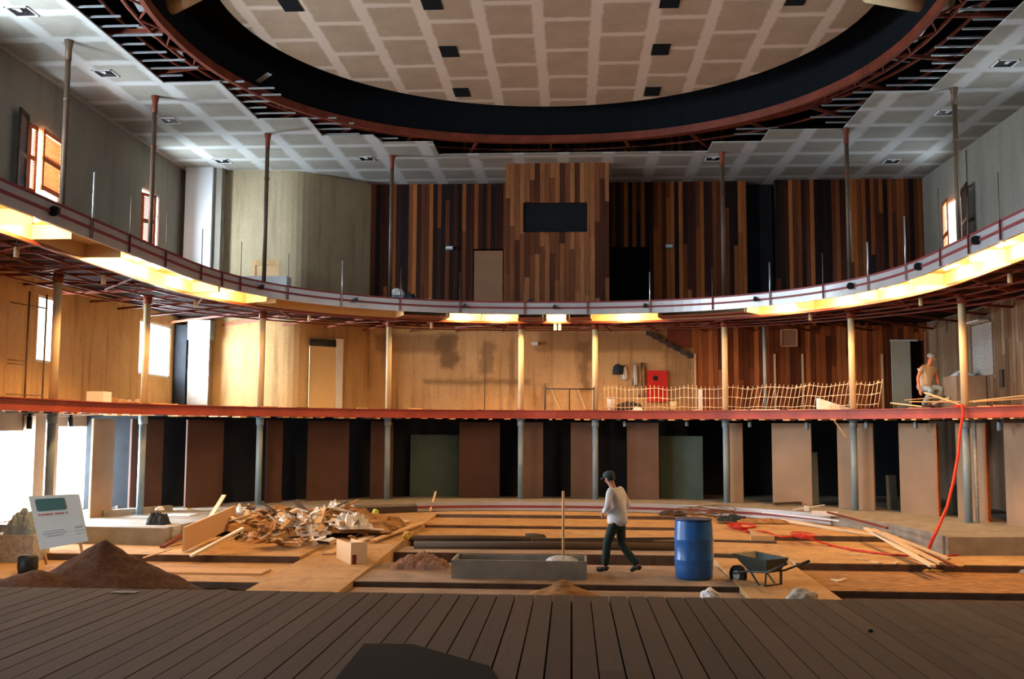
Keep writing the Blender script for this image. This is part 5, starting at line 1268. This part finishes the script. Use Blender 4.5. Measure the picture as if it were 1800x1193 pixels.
m2_c = AG(1412, 945)
tag(m.build('cable_coil', M_hose), 'small coil of red cable right of the blue drum', 'cable')
m = MB(); c = m2_c
for k in range(4): m.tube([(c.x+(.16+.03*k)*math.cos(t), c.y+(.32+.05*k)*math.sin(t), c.z+.02+.02*k) for t in frange(0, 2*PI, 20)], .010, 5)
tag(m.build('cable_coil', M_hose), 'loose loop of red cable on the middle of the right block', 'cable')
# right floor rubble
crumple('rubble_bank', M_concrete, 2.2, 4.0, .22, 9.9, (9.6, 17.6, .10), 'grey rubble bank at the right edge of the pit', 'rubble', nseg=26, rough=.9, kind='stuff')
crumple('rubble_lump', M_yellow, .35, .3, .12, 3.9, at(1635, 1002, .1), 'small yellowish lump at the end of the pale plank', 'rubble')
# left ground: bags, sign, bucket, bottles
c = at(292, 908, ZR)
crumple('black_bag', M_darkcloth, .42, .4, .36, 6.6, at(278, 921, ZR+.005), 'black bag with a white rag on the left platform', 'bag', rough=.6)
crumple('white_rag', M_white, .16, .16, .12, 2.6, (at(278, 921, ZR+.005)[0]+.02, at(278, 921, ZR+.005)[1]+.0, ZR+.3), 'white rag sticking out of the black bag', 'rag')
m = MB(); A, B = at(178, 908, ZR), at(300, 898, ZR); m.bar(Vector(A)+Vector((0, 0, .07)), Vector(B)+Vector((0, 0, .07)), .16, .14); tag(m.build('concrete_kerb', M_concrete), 'low concrete kerb lying on the left platform by the doorway', 'kerb')
m = MB(); c = at(172, 906, ZR); m.lathe([(.07, 0), (.07, .22), (.03, .28)], 12); tag(m.build('bottle', M_bluegrey, loc=c), 'blue grey bottle standing beside the left doorway pier', 'bottle')
crumple('tool_bundle', M_oldwood, .4, .3, .18, 1.9, at(205, 898, ZR), 'dark tool bundle behind the low concrete kerb', 'bundle')
m = MB(); c = at(318, 905, ZR); m.prism([(-.35, -.25), (.3, -.25), (.35, .25), (-.3, .25)], 0, .02); tag(m.build('white_sheet', M_white, loc=c), 'white flat sheet on the left platform right of the black bag', 'sheet')
# sign
S0, S1 = AZ(72, 966, .22), AZ(156, 952, .22)
sg = empty('sign_board', (0, 0, 0), 0, 'white site sign with a dark teal panel leaning above the sand heap', 'sign')
bl = AY(70, 966, 16.5); br = AY(154, 951, 16.5); tl = AY(50, 872, 16.75); tr_ = AY(138, 868, 16.75)
def sp(u, v, off=0.0):
    p = (bl*(1-u)+br*u)*(1-v)+(tl*(1-u)+tr_*u)*v; return p+Vector((0, -off, 0))
def quad(m, u0, u1, v0, v1, o0, o1):
    f = [m.bm.verts.new(sp(u, v, o1)) for u, v in ((u0, v0), (u1, v0), (u1, v1), (u0, v1))]; b = [m.bm.verts.new(sp(u, v, o0)) for u, v in ((u0, v0), (u1, v0), (u1, v1), (u0, v1))]
    m.bm.faces.new(f); m.bm.faces.new(b)
    for i in range(4): m.bm.faces.new((f[i], f[(i+1) % 4], b[(i+1) % 4], b[i]))
m = MB(); quad(m, 0, 1, 0, 1, -.03, 0); m.build('board', M_sign, sg)
m = MB()
pts = []
for (cu, cv, t0) in ((.66, .90, 0), (.16, .90, PI/2), (.16, .74, PI), (.66, .74, 1.5*PI)):
    for t in frange(t0, t0+PI/2, 5): pts.append(sp(cu+.05*math.cos(t), cv+.04*math.sin(t), .004))
m.bm.faces.new([m.bm.verts.new(p) for p in pts]); m.build('teal_panel', M_teal, sg)
m = MB(); u = .12
for wl in (.05, .04, .05, .03, .05, .04, .05, 0, .05, .04, .05, .05, 0, .04, .03, .04):
    if wl and u+wl < .74: quad(m, u, u+wl*.72, .615, .65, 0, .004)
    u += (wl or .03)
m.build('red_lettering', M_signred, sg)
m = MB()
for r_, (u0, u1) in enumerate(((.13, .55), (.13, .62), (.2, .55))):
    u = u0
    while u < u1: w_ = random.uniform(.02, .05); quad(m, u, u+w_*.75, .30-.045*r_, .315-.045*r_, 0, .004); u += w_
for r_, (u0, u1, hh) in enumerate(((.80, .96, .04), (.78, .97, .012), (.80, .95, .012))):
    u = u0
    while u < u1: w_ = random.uniform(.025, .045); quad(m, u, u+w_*.65, .30-.06*r_, .30-.06*r_+hh, 0, .004); u += w_
m.build('grey_lettering', M_signgrey, sg)
for q in (.12, .88):
    a = sp(q, .95, -.03); m = MB(); m.bar(a, (a.x, a.y+.45, .22), .04, .04); m.build('strut', M_lumber, sg)
c = AY(50, 970, 17.0); m = MB(); m.lathe([(.15, 0), (.17, .1), (.16, .28), (.1, .32)], 16); tag(m.build('dark_bucket', M_blk, loc=(c.x, 17.0, .09)), 'dark bucket left of the white site sign', 'bucket')
c = AY(12, 930, 18.0); crumple('grey_sack', M_bluegrey, .55, .5, .62, 4.8, (c.x, 18.6, .09+.5), 'grey cloth sack beside the far left doorway', 'sack', rough=.4)
m = MB(); m.box(-.5, .4, -.3, .3, 0, .5); tag(m.build('concrete_block', M_conc_lt, loc=(c.x-.05, 18.6, .09)), 'pale concrete block under the grey cloth sack', 'block')
# rail of white conduit near the left soffit
m = MB(); A, B = AY(92, 722, 20.5), AY(195, 727, 22.0); m.tube([A, B], .018, 6); C_ = AY(106, 731, 20.5); m.tube([C_, B], .015, 6)
tag(m.build('white_conduit', M_white), 'thin white conduits crossing above the bright left doorway', 'conduit')
m = MB(); A = colr(find_col(1462, 2.9, -.3), -.3)+Vector((0, 0, 2.91)); B = AY(1487, 768, A.y); m.bar(A, B, .03, .03); tag(m.build('hanging_lath', M_lumber), 'splintered lath dangling under the lower balcony at right', 'lath')
# stage things
c = AZ(224, 1037, ZS+.005); m = MB(); m.prism([(-.10, -.06), (.13, -.05), (.14, .06), (-.09, .05)], 0, .004); tag(m.build('paper_sheet', M_conc_lt, loc=(c.x, c.y-.1, ZS+.004)), 'small pale paper lying at the left end of the stage edge', 'paper')
m = MB(); P = [AZ(600, 1180, ZS+.01), AZ(640, 1131, ZS+.01), AZ(725, 1132, ZS+.01), AZ(860, 1170, ZS+.01), AZ(900, 1230, ZS+.01), AZ(560, 1230, ZS+.01)]
m.prism([(p.x, p.y) for p in P], ZS+.003, ZS+.012); tag(m.build('black_patch', M_black), 'flat black patch on the stage boards at the bottom', 'mat')  # flat black polygon laid over the boards
c = AZ(1530, 1110, ZS); m = MB(); m.lathe([(.02, 0), (.015, .02)], 8); tag(m.build('stage_bolt', M_blk, loc=(c.x, c.y, ZS+.002)), 'small dark bolt head on the right part of the stage', 'bolt')
